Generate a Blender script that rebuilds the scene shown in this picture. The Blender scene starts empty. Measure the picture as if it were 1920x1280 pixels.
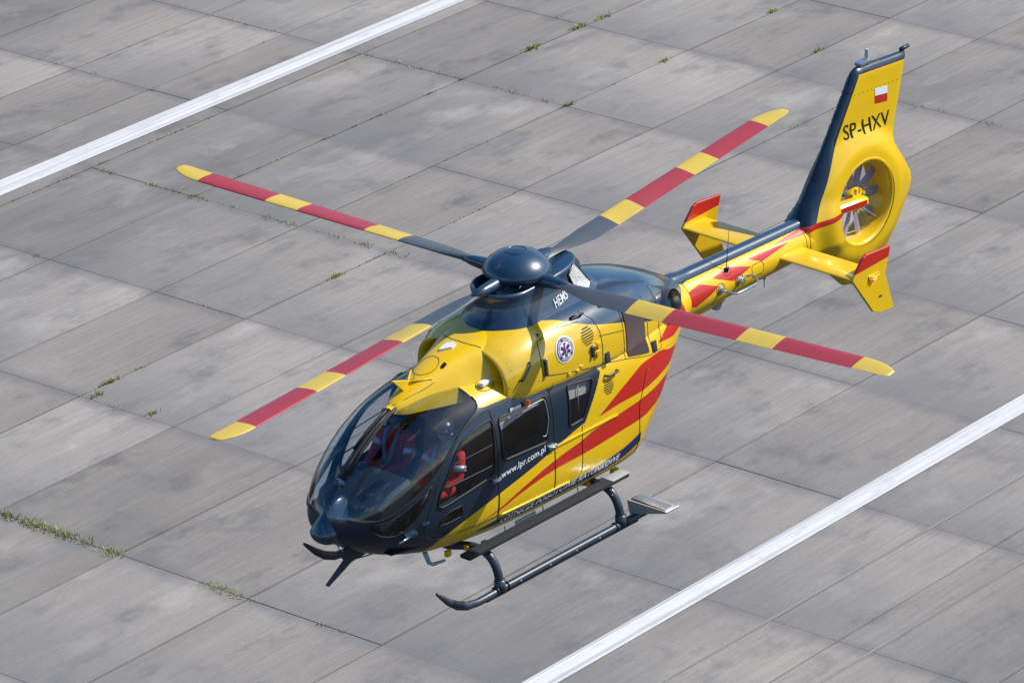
import bpy, bmesh, math, random
import numpy as np
from mathutils import Vector, Matrix, geometry, interpolate
from mathutils.bvhtree import BVHTree
random.seed(7); rng = np.random.default_rng(11)
scn = bpy.context.scene
COL = scn.collection

# ================================================================= camera, sky, sun, exposure
CAM_H = 53.0
cam_d = bpy.data.cameras.new('camera'); cam = bpy.data.objects.new('camera', cam_d); COL.objects.link(cam)
cam_d.sensor_width = 36.0; cam_d.lens = 180.0; cam_d.clip_start = 1.0; cam_d.clip_end = 20000.0
cam.matrix_world = Matrix(((0.6332171, 0.31570339, -0.70665938, 0.0),
                           (-0.77352679, 0.22709811, -0.59167791, 0.0),
                           (-0.02631371, 0.92128053, 0.38800743, CAM_H),
                           (0, 0, 0, 1)))
scn.camera = cam
# the helicopter's place and attitude over the runway (x axis = runway direction)
HELI = Matrix(((-0.999104813, -0.037476667, -0.019623249, 40.758573),
               (0.037737554, -0.999201847, -0.013097582, 34.014560),
               (-0.019116733, -0.013826391, 0.999721652, 28.436944),
               (0, 0, 0, 1)))
SUN_LOCAL = Vector((-0.58, 0.40, 0.72)).normalized()          # from behind, port side, high
sun_dir = (HELI.to_3x3() @ SUN_LOCAL).normalized()
sun_el = math.asin(sun_dir.z); sun_az = math.atan2(sun_dir.x, sun_dir.y)
world = bpy.data.worlds.new('World'); scn.world = world; world.use_nodes = True
wt = world.node_tree; wt.nodes.clear()
wo = wt.nodes.new('ShaderNodeOutputWorld'); wb = wt.nodes.new('ShaderNodeBackground')
sky = wt.nodes.new('ShaderNodeTexSky'); sky.sky_type = 'NISHITA'; sky.sun_disc = False
sky.sun_elevation = sun_el; sky.sun_rotation = sun_az; sky.altitude = 100.0
sky.air_density = 1.0; sky.dust_density = 1.0; sky.ozone_density = 3.0
# broken fair-weather cloud all over the sky (it shows only as reflections in paint and glass)
tc = wt.nodes.new('ShaderNodeTexCoord'); mp = wt.nodes.new('ShaderNodeMapping'); mp.inputs['Scale'].default_value = (1.0, 1.0, 2.6)
nz = wt.nodes.new('ShaderNodeTexNoise'); nz.inputs['Scale'].default_value = 2.6; nz.inputs['Detail'].default_value = 9.0; nz.inputs['Roughness'].default_value = 0.62
cr = wt.nodes.new('ShaderNodeValToRGB'); cr.color_ramp.elements[0].position = 0.56; cr.color_ramp.elements[1].position = 0.78
mxw = wt.nodes.new('ShaderNodeMix'); mxw.data_type = 'RGBA'
mxw.inputs['B'].default_value = (9.5, 9.7, 10.0, 1)
wt.links.new(tc.outputs['Generated'], mp.inputs['Vector']); wt.links.new(mp.outputs['Vector'], nz.inputs['Vector'])
wt.links.new(nz.outputs['Fac'], cr.inputs['Fac']); wt.links.new(cr.outputs['Color'], mxw.inputs['Factor'])
hs = wt.nodes.new('ShaderNodeHueSaturation'); hs.inputs['Saturation'].default_value = 1.35; wt.links.new(sky.outputs['Color'], hs.inputs['Color']); wt.links.new(hs.outputs['Color'], mxw.inputs['A']); wt.links.new(mxw.outputs['Result'], wb.inputs['Color'])
wt.links.new(wb.outputs['Background'], wo.inputs['Surface'])
wb.inputs['Strength'].default_value = 0.105
sun_d = bpy.data.lights.new('sun', 'SUN'); sun_d.energy = 4.0; sun_d.angle = math.radians(0.6); sun_d.color = (1.0, 0.955, 0.88)
sun = bpy.data.objects.new('sun', sun_d); COL.objects.link(sun)
sun.rotation_euler = sun_dir.to_track_quat('Z', 'Y').to_euler(); sun.location = (40, 34, 120)
scn.view_settings.view_transform = 'Standard'; scn.view_settings.look = 'None'
scn.view_settings.gamma = 1.0; scn.view_settings.use_curve_mapping = False
scn.view_settings.exposure = 0.40

# ================================================================= helpers
def mat(name, col, rough=0.5, metal=0.0, coat=0.0, spec=0.5, vary=0.0, vscale=6.0, bump=0.0, bscale=40.0, emit=None, estr=0.0):
    m = bpy.data.materials.new(name); m.use_nodes = True; nt = m.node_tree; b = nt.nodes['Principled BSDF']
    b.inputs['Base Color'].default_value = (*col, 1); b.inputs['Roughness'].default_value = rough
    b.inputs['Metallic'].default_value = metal; b.inputs['Coat Weight'].default_value = coat; b.inputs['Coat Roughness'].default_value = 0.04
    b.inputs['Specular IOR Level'].default_value = spec
    if emit: b.inputs['Emission Color'].default_value = (*emit, 1); b.inputs['Emission Strength'].default_value = estr
    t = nt.nodes.new('ShaderNodeTexCoord')
    if vary > 0:
        n = nt.nodes.new('ShaderNodeTexNoise'); n.inputs['Scale'].default_value = vscale; n.inputs['Detail'].default_value = 6
        mx = nt.nodes.new('ShaderNodeMix'); mx.data_type = 'RGBA'
        mx.inputs['A'].default_value = (*[c * (1 - vary) for c in col], 1); mx.inputs['B'].default_value = (*[min(1, c * (1 + vary)) for c in col], 1)
        nt.links.new(t.outputs['Object'], n.inputs['Vector']); nt.links.new(n.outputs['Fac'], mx.inputs['Factor']); nt.links.new(mx.outputs['Result'], b.inputs['Base Color'])
    if bump > 0:
        n2 = nt.nodes.new('ShaderNodeTexNoise'); n2.inputs['Scale'].default_value = bscale; n2.inputs['Detail'].default_value = 4
        bp = nt.nodes.new('ShaderNodeBump'); bp.inputs['Strength'].default_value = bump; bp.inputs['Distance'].default_value = 0.01
        nt.links.new(t.outputs['Object'], n2.inputs['Vector']); nt.links.new(n2.outputs['Fac'], bp.inputs['Height']); nt.links.new(bp.outputs['Normal'], b.inputs['Normal'])
    return m
def tag(o, label=None, cat=None, group=None, kind=None):
    if label: o['label'] = label
    if cat: o['category'] = cat
    if group: o['group'] = group
    if kind: o['kind'] = kind
    return o
def mk(name, V, F, m, parent=None, smooth=True, normals=None, label=None):
    me = bpy.data.meshes.new(name); me.from_pydata([tuple(map(float, v)) for v in V], [], [tuple(int(i) for i in f) for f in F]); me.update()
    if m is not None: me.materials.append(m)
    if smooth: me.polygons.foreach_set('use_smooth', [True] * len(me.polygons))
    if normals is not None: me.normals_split_custom_set_from_vertices([tuple(n) for n in normals])
    o = bpy.data.objects.new(name, me); COL.objects.link(o)
    if parent is not None: o.parent = parent
    if label: o['label'] = label
    return o
def sharp(o, deg=35):
    me = o.data; bm = bmesh.new(); bm.from_mesh(me)
    for e in bm.edges:
        if len(e.link_faces) == 2 and e.calc_face_angle(0) > math.radians(deg): e.smooth = False
    for f in bm.faces: f.smooth = True
    bm.to_mesh(me); bm.free(); return o
def bmo(name, bm, m, parent=None, deg=35):
    me = bpy.data.meshes.new(name); bm.normal_update(); bm.to_mesh(me); bm.free()
    if m is not None: me.materials.append(m)
    o = bpy.data.objects.new(name, me); COL.objects.link(o)
    if parent is not None: o.parent = parent
    return sharp(o, deg)
def tube_vf(P, r, n=8, closed=False, caps=True, base=0):
    """tube along polyline P, radius r (number or list)"""
    P = [Vector(p) for p in P]; N = len(P); R = [r] * N if not hasattr(r, '__len__') else list(r)
    V = []; F = []; up = None
    for i, p in enumerate(P):
        if closed: d = P[(i + 1) % N] - P[i - 1]
        else: d = P[min(i + 1, N - 1)] - P[max(i - 1, 0)]
        if d.length < 1e-9: d = Vector((1, 0, 0))
        d.normalize()
        if up is None:
            up = d.orthogonal().normalized()
        up = (up - d * up.dot(d))
        if up.length < 1e-6: up = d.orthogonal()
        up.normalize(); s = d.cross(up)
        for k in range(n):
            a = 2 * math.pi * k / n; V.append(p + (up * math.cos(a) + s * math.sin(a)) * R[i])
    M = N if closed else N - 1
    for i in range(M):
        for k in range(n):
            a = i * n + k; b = i * n + (k + 1) % n; c = ((i + 1) % N) * n + (k + 1) % n; d_ = ((i + 1) % N) * n + k
            F.append((a + base, d_ + base, c + base, b + base))
    if caps and not closed:
        F.append(tuple(base + k for k in range(n))); F.append(tuple(base + (N - 1) * n + k for k in reversed(range(n))))
    return V, F
def tube(name, P, r, m, parent=None, n=8, closed=False, label=None):
    V, F = tube_vf(P, r, n, closed); return mk(name, V, F, m, parent, True, label=label)
def tubes(name, paths, r, m, parent=None, n=6):
    V = []; F = []
    for P in paths:
        v, f = tube_vf(P, r, n, False, True, len(V)); V += v; F += f
    return mk(name, V, F, m, parent, True)
def box_bm(bm, c, s, rot=None, bevel=0.0):
    g = bmesh.ops.create_cube(bm, size=1.0); vs = g['verts']
    Mx = Matrix.Translation(Vector(c)) @ (rot.to_4x4() if rot is not None else Matrix.Identity(4)) @ Matrix.Diagonal((*s, 1))
    bmesh.ops.transform(bm, matrix=Mx, verts=vs)
    if bevel > 0:
        es = list({e for v in vs for e in v.link_edges}); bmesh.ops.bevel(bm, geom=es, offset=bevel, segments=2, profile=0.7, affect='EDGES')
def box(name, c, s, m, parent=None, rot=None, bevel=0.006):
    bm = bmesh.new(); box_bm(bm, c, s, rot, bevel); return bmo(name, bm, m, parent, 40)
def revolve(name, prof, m, parent=None, n=40, origin=(0, 0, 0), rot=None, smooth=True, deg=40):
    """prof: list of (radius, height) spun round the local z axis"""
    V = []; F = []; L = len(prof)
    for r, z in prof:
        for k in range(n):
            a = 2 * math.pi * k / n; V.append(Vector((r * math.cos(a), r * math.sin(a), z)))
    for i in range(L - 1):
        for k in range(n): F.append((i * n + k, i * n + (k + 1) % n, (i + 1) * n + (k + 1) % n, (i + 1) * n + k))
    if prof[0][0] > 1e-6: F.append(tuple(reversed(range(n))))
    if prof[-1][0] > 1e-6: F.append(tuple((L - 1) * n + k for k in range(n)))
    if rot is not None: V = [rot @ v for v in V]
    V = [v + Vector(origin) for v in V]
    o = mk(name, V, F, m, parent, smooth); return sharp(o, deg)
def round_poly(pts, r, n=5):
    out = []; N = len(pts)
    for i in range(N):
        p = Vector(pts[i]); a = Vector(pts[i - 1]) - p; b = Vector(pts[(i + 1) % N]) - p
        rr = r[i] if hasattr(r, '__len__') else r
        la, lb = a.length, b.length; a.normalize(); b.normalize()
        ang = math.acos(max(-1, min(1, a.dot(b))))
        if rr <= 0 or ang > math.radians(168): out.append(tuple(p)); continue
        t = min(rr / math.tan(ang / 2), la * 0.45, lb * 0.45)
        for k in range(n + 1):
            s = k / n; q = (p + a * t) * (1 - s) ** 2 + p * 2 * s * (1 - s) + (p + b * t) * s * s; out.append((q.x, q.y))
    return out

def pchip(xs, ys, x):
    xs=np.asarray(xs,float); ys=np.asarray(ys,float); x=np.clip(np.asarray(x,float),xs[0],xs[-1])
    h=np.diff(xs); d=np.diff(ys)/h; m=np.zeros_like(ys)
    for i in range(1,len(xs)-1):
        if d[i-1]*d[i]>0:
            w1=2*h[i]+h[i-1]; w2=h[i]+2*h[i-1]; m[i]=(w1+w2)/(w1/d[i-1]+w2/d[i])
    m[0]=d[0]; m[-1]=d[-1]
    i=np.clip(np.searchsorted(xs,x,side='right')-1,0,len(xs)-2); t=(x-xs[i])/h[i]
    return ((1+2*t)*(1-t)**2)*ys[i]+t*(1-t)**2*h[i]*m[i]+t*t*(3-2*t)*ys[i+1]+t*t*(t-1)*h[i]*m[i+1]
# station: x, half width, z bottom, z top, z widest, exponent top, exponent bottom
BODY=[(-2.70,.275,1.56,2.06,1.81,2.0,2.0),
(-2.45,.36,1.44,2.13,1.80,2.1,2.1),
(-2.15,.50,1.20,2.19,1.75,2.3,2.4),
(-1.80,.645,.85,2.22,1.64,2.5,2.7),
(-1.45,.745,.55,2.24,1.53,2.8,3.0),
(-1.15,.79,.465,2.26,1.44,3.0,4.2),
(-.80,.80,.455,2.28,1.40,3.1,4.6),
(-.40,.805,.46,2.29,1.38,3.2,4.8),
(.60,.805,.465,2.30,1.37,3.2,4.8),
(1.20,.80,.475,2.30,1.36,3.1,4.4),
(1.60,.79,.485,2.285,1.34,2.9,3.8),
(2.00,.765,.485,2.22,1.31,2.75,2.9),
(2.35,.72,.55,2.10,1.28,2.6,2.5),
(2.65,.655,.65,1.94,1.25,2.4,2.3),
(2.90,.555,.77,1.76,1.21,2.25,2.2),
(3.10,.41,.90,1.56,1.18,2.1,2.1),
(3.23,.23,1.02,1.38,1.16,2.0,2.0),
(3.29,.07,1.10,1.22,1.15,2.0,2.0)]
COWL=[(-2.62,.24,1.70,2.12,1.86,2.0,2.),
(-2.42,.345,1.70,2.24,1.86,2.2,2.),
(-2.10,.485,1.70,2.41,1.88,2.5,2.),
(-1.70,.61,1.70,2.56,1.92,2.8,2.),
(-1.20,.71,1.70,2.66,1.98,3.0,2.),
(-.60,.765,1.70,2.71,2.02,3.2,2.),
(0.,.78,1.70,2.72,2.06,3.3,2.),
(.50,.76,1.70,2.69,2.08,3.2,2.),
(.80,.72,1.70,2.63,2.08,3.0,2.),
(.95,.675,1.70,2.575,2.08,2.9,2.)]
def section(ST, x, th):
    """surface point for station x and angle th (0 = top centre, pi = bottom centre), port side"""
    A=np.array(ST); p=[pchip(A[:,0],A[:,k],x) for k in range(1,7)]
    w,zb,zt,zm,nt,nb=p
    s=np.abs(np.sin(th)); c=np.cos(th)
    n=np.where(c>=0,nt,nb)
    y=w*s**(2/n); z=zm+np.where(c>=0,(zt-zm),(zm-zb))*np.sign(c)*np.abs(c)**(2/n)
    return y,z
def side_y(ST, x, z):
    """half width of the loft at (x, z)"""
    A=np.array(ST); w,zb,zt,zm,nt,nb=[pchip(A[:,0],A[:,k],x) for k in range(1,7)]
    z=np.asarray(z,float); up=z>=zm
    r=np.where(up,(z-zm)/(zt-zm),(zm-z)/(zm-zb)); n=np.where(up,nt,nb)
    return w*np.clip(1-np.clip(r,0,1)**n,0,1)**(1/n)
def top_z(ST, x, y):
    A=np.array(ST); w,zb,zt,zm,nt,nb=[pchip(A[:,0],A[:,k],x) for k in range(1,7)]
    return zm+(zt-zm)*np.clip(1-np.clip(np.abs(y)/w,0,1)**nt,0,1)**(1/nt)
def loft_grid(ST, xs, nth):
    th=np.linspace(0,2*np.pi,nth,endpoint=False)
    V=[]
    for x in xs:
        y,z=section(ST,np.full(nth,x),np.where(th<=np.pi,th,2*np.pi-th))
        y=np.where(th<=np.pi,y,-y); V.append(np.stack([np.full(nth,x),y,z],1))
    V=np.concatenate(V); F=[]
    for i in range(len(xs)-1):
        for j in range(nth):
            a=i*nth+j; b=i*nth+(j+1)%nth
            F.append((a,b,b+nth,a+nth))
    return V,F
# ================================================================= the runway
def concrete_mat():
    m = bpy.data.materials.new('runway_concrete'); m.use_nodes = True; nt = m.node_tree; b = nt.nodes['Principled BSDF']; L = nt.links.new; N = nt.nodes.new
    geo = N('ShaderNodeNewGeometry'); oi = N('ShaderNodeObjectInfo')
    def noise(scale, sx, sy, detail=5, rough=0.6, rot=0.0):
        mp = N('ShaderNodeMapping'); mp.inputs['Scale'].default_value = (sx, sy, 1); mp.inputs['Rotation'].default_value = (0, 0, rot)
        n = N('ShaderNodeTexNoise'); n.inputs['Scale'].default_value = scale; n.inputs['Detail'].default_value = detail; n.inputs['Roughness'].default_value = rough
        L(geo.outputs['Position'], mp.inputs['Vector']); L(mp.outputs['Vector'], n.inputs['Vector']); return n.outputs['Fac']
    def ramp(f, p0, p1, c0=0.0, c1=1.0):
        r = N('ShaderNodeMapRange'); r.inputs['From Min'].default_value = p0; r.inputs['From Max'].default_value = p1; r.inputs['To Min'].default_value = c0; r.inputs['To Max'].default_value = c1
        L(f, r.inputs['Value']); return r.outputs['Result']
    def math_(op, a, b_):
        n = N('ShaderNodeMath'); n.operation = op
        for i, v in enumerate((a, b_)):
            if isinstance(v, (int, float)): n.inputs[i].default_value = v
            else: L(v, n.inputs[i])
        return n.outputs[0]
    def mix(f, a, b_):
        n = N('ShaderNodeMix'); n.data_type = 'RGBA'
        L(f, n.inputs['Factor']) if not isinstance(f, float) else setattr(n.inputs['Factor'], 'default_value', f)
        for k, v in (('A', a), ('B', b_)):
            if isinstance(v, tuple): n.inputs[k].default_value = (*v, 1)
            else: L(v, n.inputs[k])
        return n.outputs['Result']
    big = ramp(noise(0.09, 0.6, 1.3, 5, 0.55, 0.06), 0.38, 0.64)                 # weathered patches some metres wide
    mid = ramp(noise(0.5, 0.35, 1.5, 6, 0.6, -0.04), 0.35, 0.68)
    streak = ramp(noise(1.0, 0.16, 7.0, 6, 0.72, 0.03), 0.33, 0.70)               # brushed and tyre-swept streaks along the runway
    fine = ramp(noise(3.0, 0.10, 9.0, 4, 0.7, 0.05), 0.30, 0.72)
    base = mix(big, (0.160, 0.146, 0.132), (0.362, 0.321, 0.272))
    base = mix(math_('MULTIPLY', mid, 0.34), base, (0.370, 0.340, 0.305))
    base = mix(math_('MULTIPLY', streak, 0.50), base, (0.130, 0.124, 0.120))
    base = mix(math_('MULTIPLY', fine, 0.36), base, (0.40, 0.375, 0.342))
    blot = ramp(noise(0.55, 0.8, 1.2, 7, 0.68, 0.4), 0.53, 0.72); base = mix(math_('MULTIPLY', blot, 0.70), base, (0.112, 0.111, 0.113))   # old oil and rubber stains
    pale = ramp(noise(0.33, 0.7, 1.3, 6, 0.6, 1.1), 0.56, 0.74); base = mix(math_('MULTIPLY', pale, 0.70), base, (0.41, 0.38, 0.34))
    # each slab was cast on its own day: a slightly different grey
    grit = ramp(noise(9.0, 0.5, 1.4, 3, 0.7), 0.35, 0.7); base = mix(math_('MULTIPLY', grit, 0.16), base, (0.09, 0.085, 0.08))
    hsv = N('ShaderNodeHueSaturation'); L(base, hsv.inputs['Color']); L(ramp(oi.outputs['Random'], 0, 1, 0.82, 1.16), hsv.inputs['Value'])
    # darker, dirtier concrete along the slab's own edges, wider at one end where water stands
    tc = N('ShaderNodeTexCoord'); sp = N('ShaderNodeSeparateXYZ'); L(tc.outputs['Object'], sp.inputs['Vector'])
    wob = math_('MULTIPLY', math_('SUBTRACT', noise(0.9, 1, 1, 4, 0.6), 0.5), 0.16)
    ex = math_('ADD', math_('ABSOLUTE', sp.outputs['X'], 0.0), wob)
    edge = ramp(ex, 0.42, 0.50, 0.0, 0.75)
    end = math_('MULTIPLY', ramp(math_('ADD', sp.outputs['X'], math_('MULTIPLY', wob, 2.2)), -0.50, 0.10, 0.75, 0.0), ramp(oi.outputs['Random'], 0.2, 0.6))
    dirty = math_('MAXIMUM', edge, end)
    colr = mix(math_('MULTIPLY', dirty, 0.8), hsv.outputs['Color'], (0.145, 0.145, 0.147))
    L(colr, b.inputs['Base Color']); b.inputs['Roughness'].default_value = 0.85; b.inputs['Specular IOR Level'].default_value = 0.3
    bp = N('ShaderNodeBump'); bp.inputs['Strength'].default_value = 0.25; bp.inputs['Distance'].default_value = 0.02
    L(noise(14.0, 1, 1, 6, 0.7), bp.inputs['Height']); L(bp.outputs['Normal'], b.inputs['Normal'])
    return m
M_conc = concrete_mat()
def paint_mat(name, col, wear):
    m = bpy.data.materials.new(name); m.use_nodes = True; nt = m.node_tree; b = nt.nodes['Principled BSDF']; L = nt.links.new; N = nt.nodes.new
    geo = N('ShaderNodeNewGeometry'); mp = N('ShaderNodeMapping'); mp.inputs['Scale'].default_value = (0.03, 9.0, 1)
    n = N('ShaderNodeTexNoise'); n.inputs['Scale'].default_value = 1.0; n.inputs['Detail'].default_value = 7; n.inputs['Roughness'].default_value = 0.7
    r = N('ShaderNodeValToRGB'); r.color_ramp.elements[0].position = 0.36; r.color_ramp.elements[1].position = 0.56
    r.color_ramp.elements[0].color = (*wear, 1); r.color_ramp.elements[1].color = (*col, 1)
    L(geo.outputs['Position'], mp.inputs['Vector']); L(mp.outputs['Vector'], n.inputs['Vector']); L(n.outputs['Fac'], r.inputs['Fac']); L(r.outputs['Color'], b.inputs['Base Color'])
    mp2 = N('ShaderNodeMapping'); mp2.inputs['Scale'].default_value = (0.5, 1.3, 1); n2 = N('ShaderNodeTexNoise'); n2.inputs['Scale'].default_value = 1.8; n2.inputs['Detail'].default_value = 8; n2.inputs['Roughness'].default_value = .7; L(geo.outputs['Position'], mp2.inputs['Vector']); L(mp2.outputs['Vector'], n2.inputs['Vector'])
    r2 = N('ShaderNodeMapRange'); r2.inputs['From Min'].default_value = .52; r2.inputs['From Max'].default_value = .72; r2.inputs['To Max'].default_value = .75; L(n2.outputs['Fac'], r2.inputs['Value'])
    mx = N('ShaderNodeMix'); mx.data_type = 'RGBA'; L(r2.outputs['Result'], mx.inputs['Factor']); L(r.outputs['Color'], mx.inputs['A']); mx.inputs['B'].default_value = (*wear, 1); L(mx.outputs['Result'], b.inputs['Base Color'])   # scuffed patches
    b.inputs['Roughness'].default_value = 0.6; return m
M_line = paint_mat('white_runway_paint', (0.70, 0.69, 0.67), (0.42, 0.41, 0.40))
M_seal = paint_mat('pale_joint_sealant', (0.30, 0.28, 0.255), (0.20, 0.19, 0.18))
M_soil = mat('dark_joint_soil', (0.035, 0.032, 0.028), 0.95, vary=0.4, vscale=0.8)
def sheet(name, x0, x1, y0, y1, z, m):
    o = mk(name, [(x0, y0, z), (x1, y0, z), (x1, y1, z), (x0, y1, z)], [(0, 1, 2, 3)], m, None, False); o['kind'] = 'structure'; return o
sheet('ground', -3000, 3000, -3000, 3000, -0.05, M_soil)
ROWS = [v * CAM_H for v in (1.03, 1.113, 1.193, 1.273, 1.353, 1.4325, 1.5122, 1.5912, 1.6543, 1.717, 1.7932, 1.8693, 1.9294, 1.9896, 2.064, 2.14, 2.20, 2.26)]
COLS = [v * CAM_H for v in (1.28, 1.40, 1.5203, 1.6424, 1.7645, 1.8765, 1.9875, 2.1035, 2.2175, 2.33, 2.445, 2.56)]
runway = bpy.data.objects.new('runway', None); COL.objects.link(runway); runway['kind'] = 'structure'; runway.location = (COLS[0], ROWS[0], 0)
bm = bmesh.new(); bmesh.ops.create_cube(bm, size=1.0)
bmesh.ops.bevel(bm, geom=[e for e in bm.edges if all(v.co.z > 0 for v in e.verts)], offset=0.002, segments=1, affect='EDGES')
slab_me = bpy.data.meshes.new('slab'); bm.to_mesh(slab_me); bm.free(); slab_me.materials.append(M_conc)
for i in range(len(ROWS) - 1):
    for j in range(len(COLS) - 1):
        o = bpy.data.objects.new('slab', slab_me); COL.objects.link(o); o.parent = runway
        gx = 0.016; gy = 0.055 * random.uniform(0.7, 1.3)
        w = COLS[j + 1] - COLS[j] - gx; h = ROWS[i + 1] - ROWS[i] - gy
        o.location = ((COLS[j] + COLS[j + 1]) / 2 - COLS[0], (ROWS[i] + ROWS[i + 1]) / 2 - ROWS[0], -0.1 + random.uniform(-0.006, 0.006))
        o.scale = (w, h, 0.2); o.rotation_euler = (random.uniform(-0.0012, 0.0012), random.uniform(-0.0008, 0.0008), random.uniform(-0.0006, 0.0006))
def strip(name, x0, x1, y0, y1, z, m):
    return sheet(name, x0, x1, y0, y1, z, m)
strip('painted_edge_line', 1.28 * CAM_H, 2.56 * CAM_H, 1.880 * CAM_H, 1.8968 * CAM_H, 0.018, M_line)
strip('painted_edge_line', 1.28 * CAM_H, 2.56 * CAM_H, 1.2668 * CAM_H, 1.2795 * CAM_H, 0.018, M_line)
for (ya, yb) in ((1.2318, 1.2245), (1.1768, 1.1698)):
    x0, x1 = 1.45 * CAM_H, 1.95 * CAM_H
    o = mk('sealed_joint', [(x0, (ya + .001) * CAM_H - .04, .018), (x1, yb * CAM_H - .04, .018), (x1, yb * CAM_H + .04, .018), (x0, (ya + .001) * CAM_H + .04, .018)], [(0, 1, 2, 3)], M_seal, None, False); o['kind'] = 'structure'
# weeds in the joints: uncountable blades, one object
def grass_mat():
    m = bpy.data.materials.new('joint_weeds'); m.use_nodes = True; nt = m.node_tree; b = nt.nodes['Principled BSDF']
    g = nt.nodes.new('ShaderNodeNewGeometry'); n = nt.nodes.new('ShaderNodeTexNoise'); n.inputs['Scale'].default_value = 0.5
    r = nt.nodes.new('ShaderNodeValToRGB'); r.color_ramp.elements[0].position = .35; r.color_ramp.elements[1].position = .65
    r.color_ramp.elements[0].color = (0.22, 0.26, 0.06, 1); r.color_ramp.elements[1].color = (0.46, 0.45, 0.16, 1)
    nt.links.new(g.outputs['Position'], n.inputs['Vector']); nt.links.new(n.outputs['Fac'], r.inputs['Fac']); nt.links.new(r.outputs['Color'], b.inputs['Base Color'])
    b.inputs['Roughness'].default_value = .8; return m
GV = []; GF = []
def tuft(x, y, n, sx, sy, hmax):
    for _ in range(n):
        px = x + rng.normal(0, sx); py = y + rng.normal(0, sy); a = rng.uniform(0, 6.283); h = hmax * rng.uniform(.4, 1); w = rng.uniform(.010, .024)
        lx, ly = rng.normal(0, .6, 2) * h; b = len(GV)
        GV.extend([(px - w * math.cos(a), py - w * math.sin(a), -.02), (px + w * math.cos(a), py + w * math.sin(a), -.02), (px + lx, py + ly, h)]); GF.append((b, b + 1, b + 2))
def G(x, y): return x * CAM_H, y * CAM_H
def along(x0, y0, x1, y1, dens, n, s, h):
    L_ = math.hypot((x1 - x0) * CAM_H, (y1 - y0) * CAM_H)
    for k in range(int(L_ * dens)):
        t = rng.uniform(); x, y = G(x0 + (x1 - x0) * t, y0 + (y1 - y0) * t); cross = abs(x1 - x0) < 1e-6; tuft(x, y, int(n * rng.uniform(.3, 2.0)), s * (1.1 if cross else 2.6), s * (1.6 if cross else .7), h * .8)
GRASS_DONE = True
for a in ((1.80, 1.8693, 2.12, 1.8693, 1.5, 10, .045, .06), (1.86, 1.7932, 2.12, 1.7932, 1.3, 10, .045, .06), (1.87, 1.717, 2.2, 1.717, .7, 8, .04, .05),
          (1.8765, 1.8693, 1.8765, 1.640, 2.2, 16, .07, .10), (1.5203, 1.592, 1.5203, 1.5122, 5.0, 26, .10, .16), (1.5203, 1.47, 1.5203, 1.43, 4.0, 20, .09, .12), (1.5203, 1.43, 1.5203, 1.375, 1.5, 10, .06, .08),
          (2.1035, 1.8693, 2.1035, 1.70, 1.6, 14, .07, .09), (1.7645, 1.83, 1.7645, 1.64, .7, 12, .06, .07), (1.9875, 2.03, 1.9875, 1.90, .8, 10, .06, .07), (2.1035, 2.02, 2.1035, 1.90, .8, 12, .06, .08),
          (2.2175, 1.83, 2.2175, 1.78, 1.5, 14, .07, .09), (1.84, 1.6543, 2.05, 1.6543, .9, 12, .05, .06), (1.65, 1.6543, 1.70, 1.6543, 1.2, 14, .05, .07), (2.1, 1.5912, 2.3, 1.5912, .5, 10, .05, .06), (1.6424, 1.66, 1.6424, 1.62, 1.6, 16, .09, .10),
          (1.9, 1.9294, 2.16, 1.9294, .5, 8, .04, .05), (1.95, 1.9896, 2.12, 1.9896, .4, 8, .04, .05), (2.2175, 1.56, 2.2175, 1.47, 1.2, 12, .07, .08)):
    along(*a)
for (x, y, n, s) in ((2.168, 1.7932, 150, .16), (2.212, 1.7940, 130, .14), (2.235, 1.7932, 110, .14), (2.195, 1.717, 70, .13), (2.105, 1.716, 60, .12), (1.835, 1.6543, 90, .12), (1.665, 1.6543, 90, .13), (2.30, 1.7175, 70, .12), (2.26, 1.655, 40, .1), (1.648, 1.648, 60, .12), (1.648, 1.610, 50, .10), (1.70, 1.512, 40, .10)):
    xx, yy = G(x, y); tuft(xx, yy, n, s, s * .35, .14)
go = mk('joint_weeds', GV, GF, grass_mat(), None, False); tag(go, 'yellowish green weeds sprouting in the joints between concrete slabs', 'grass', kind='stuff')

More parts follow.
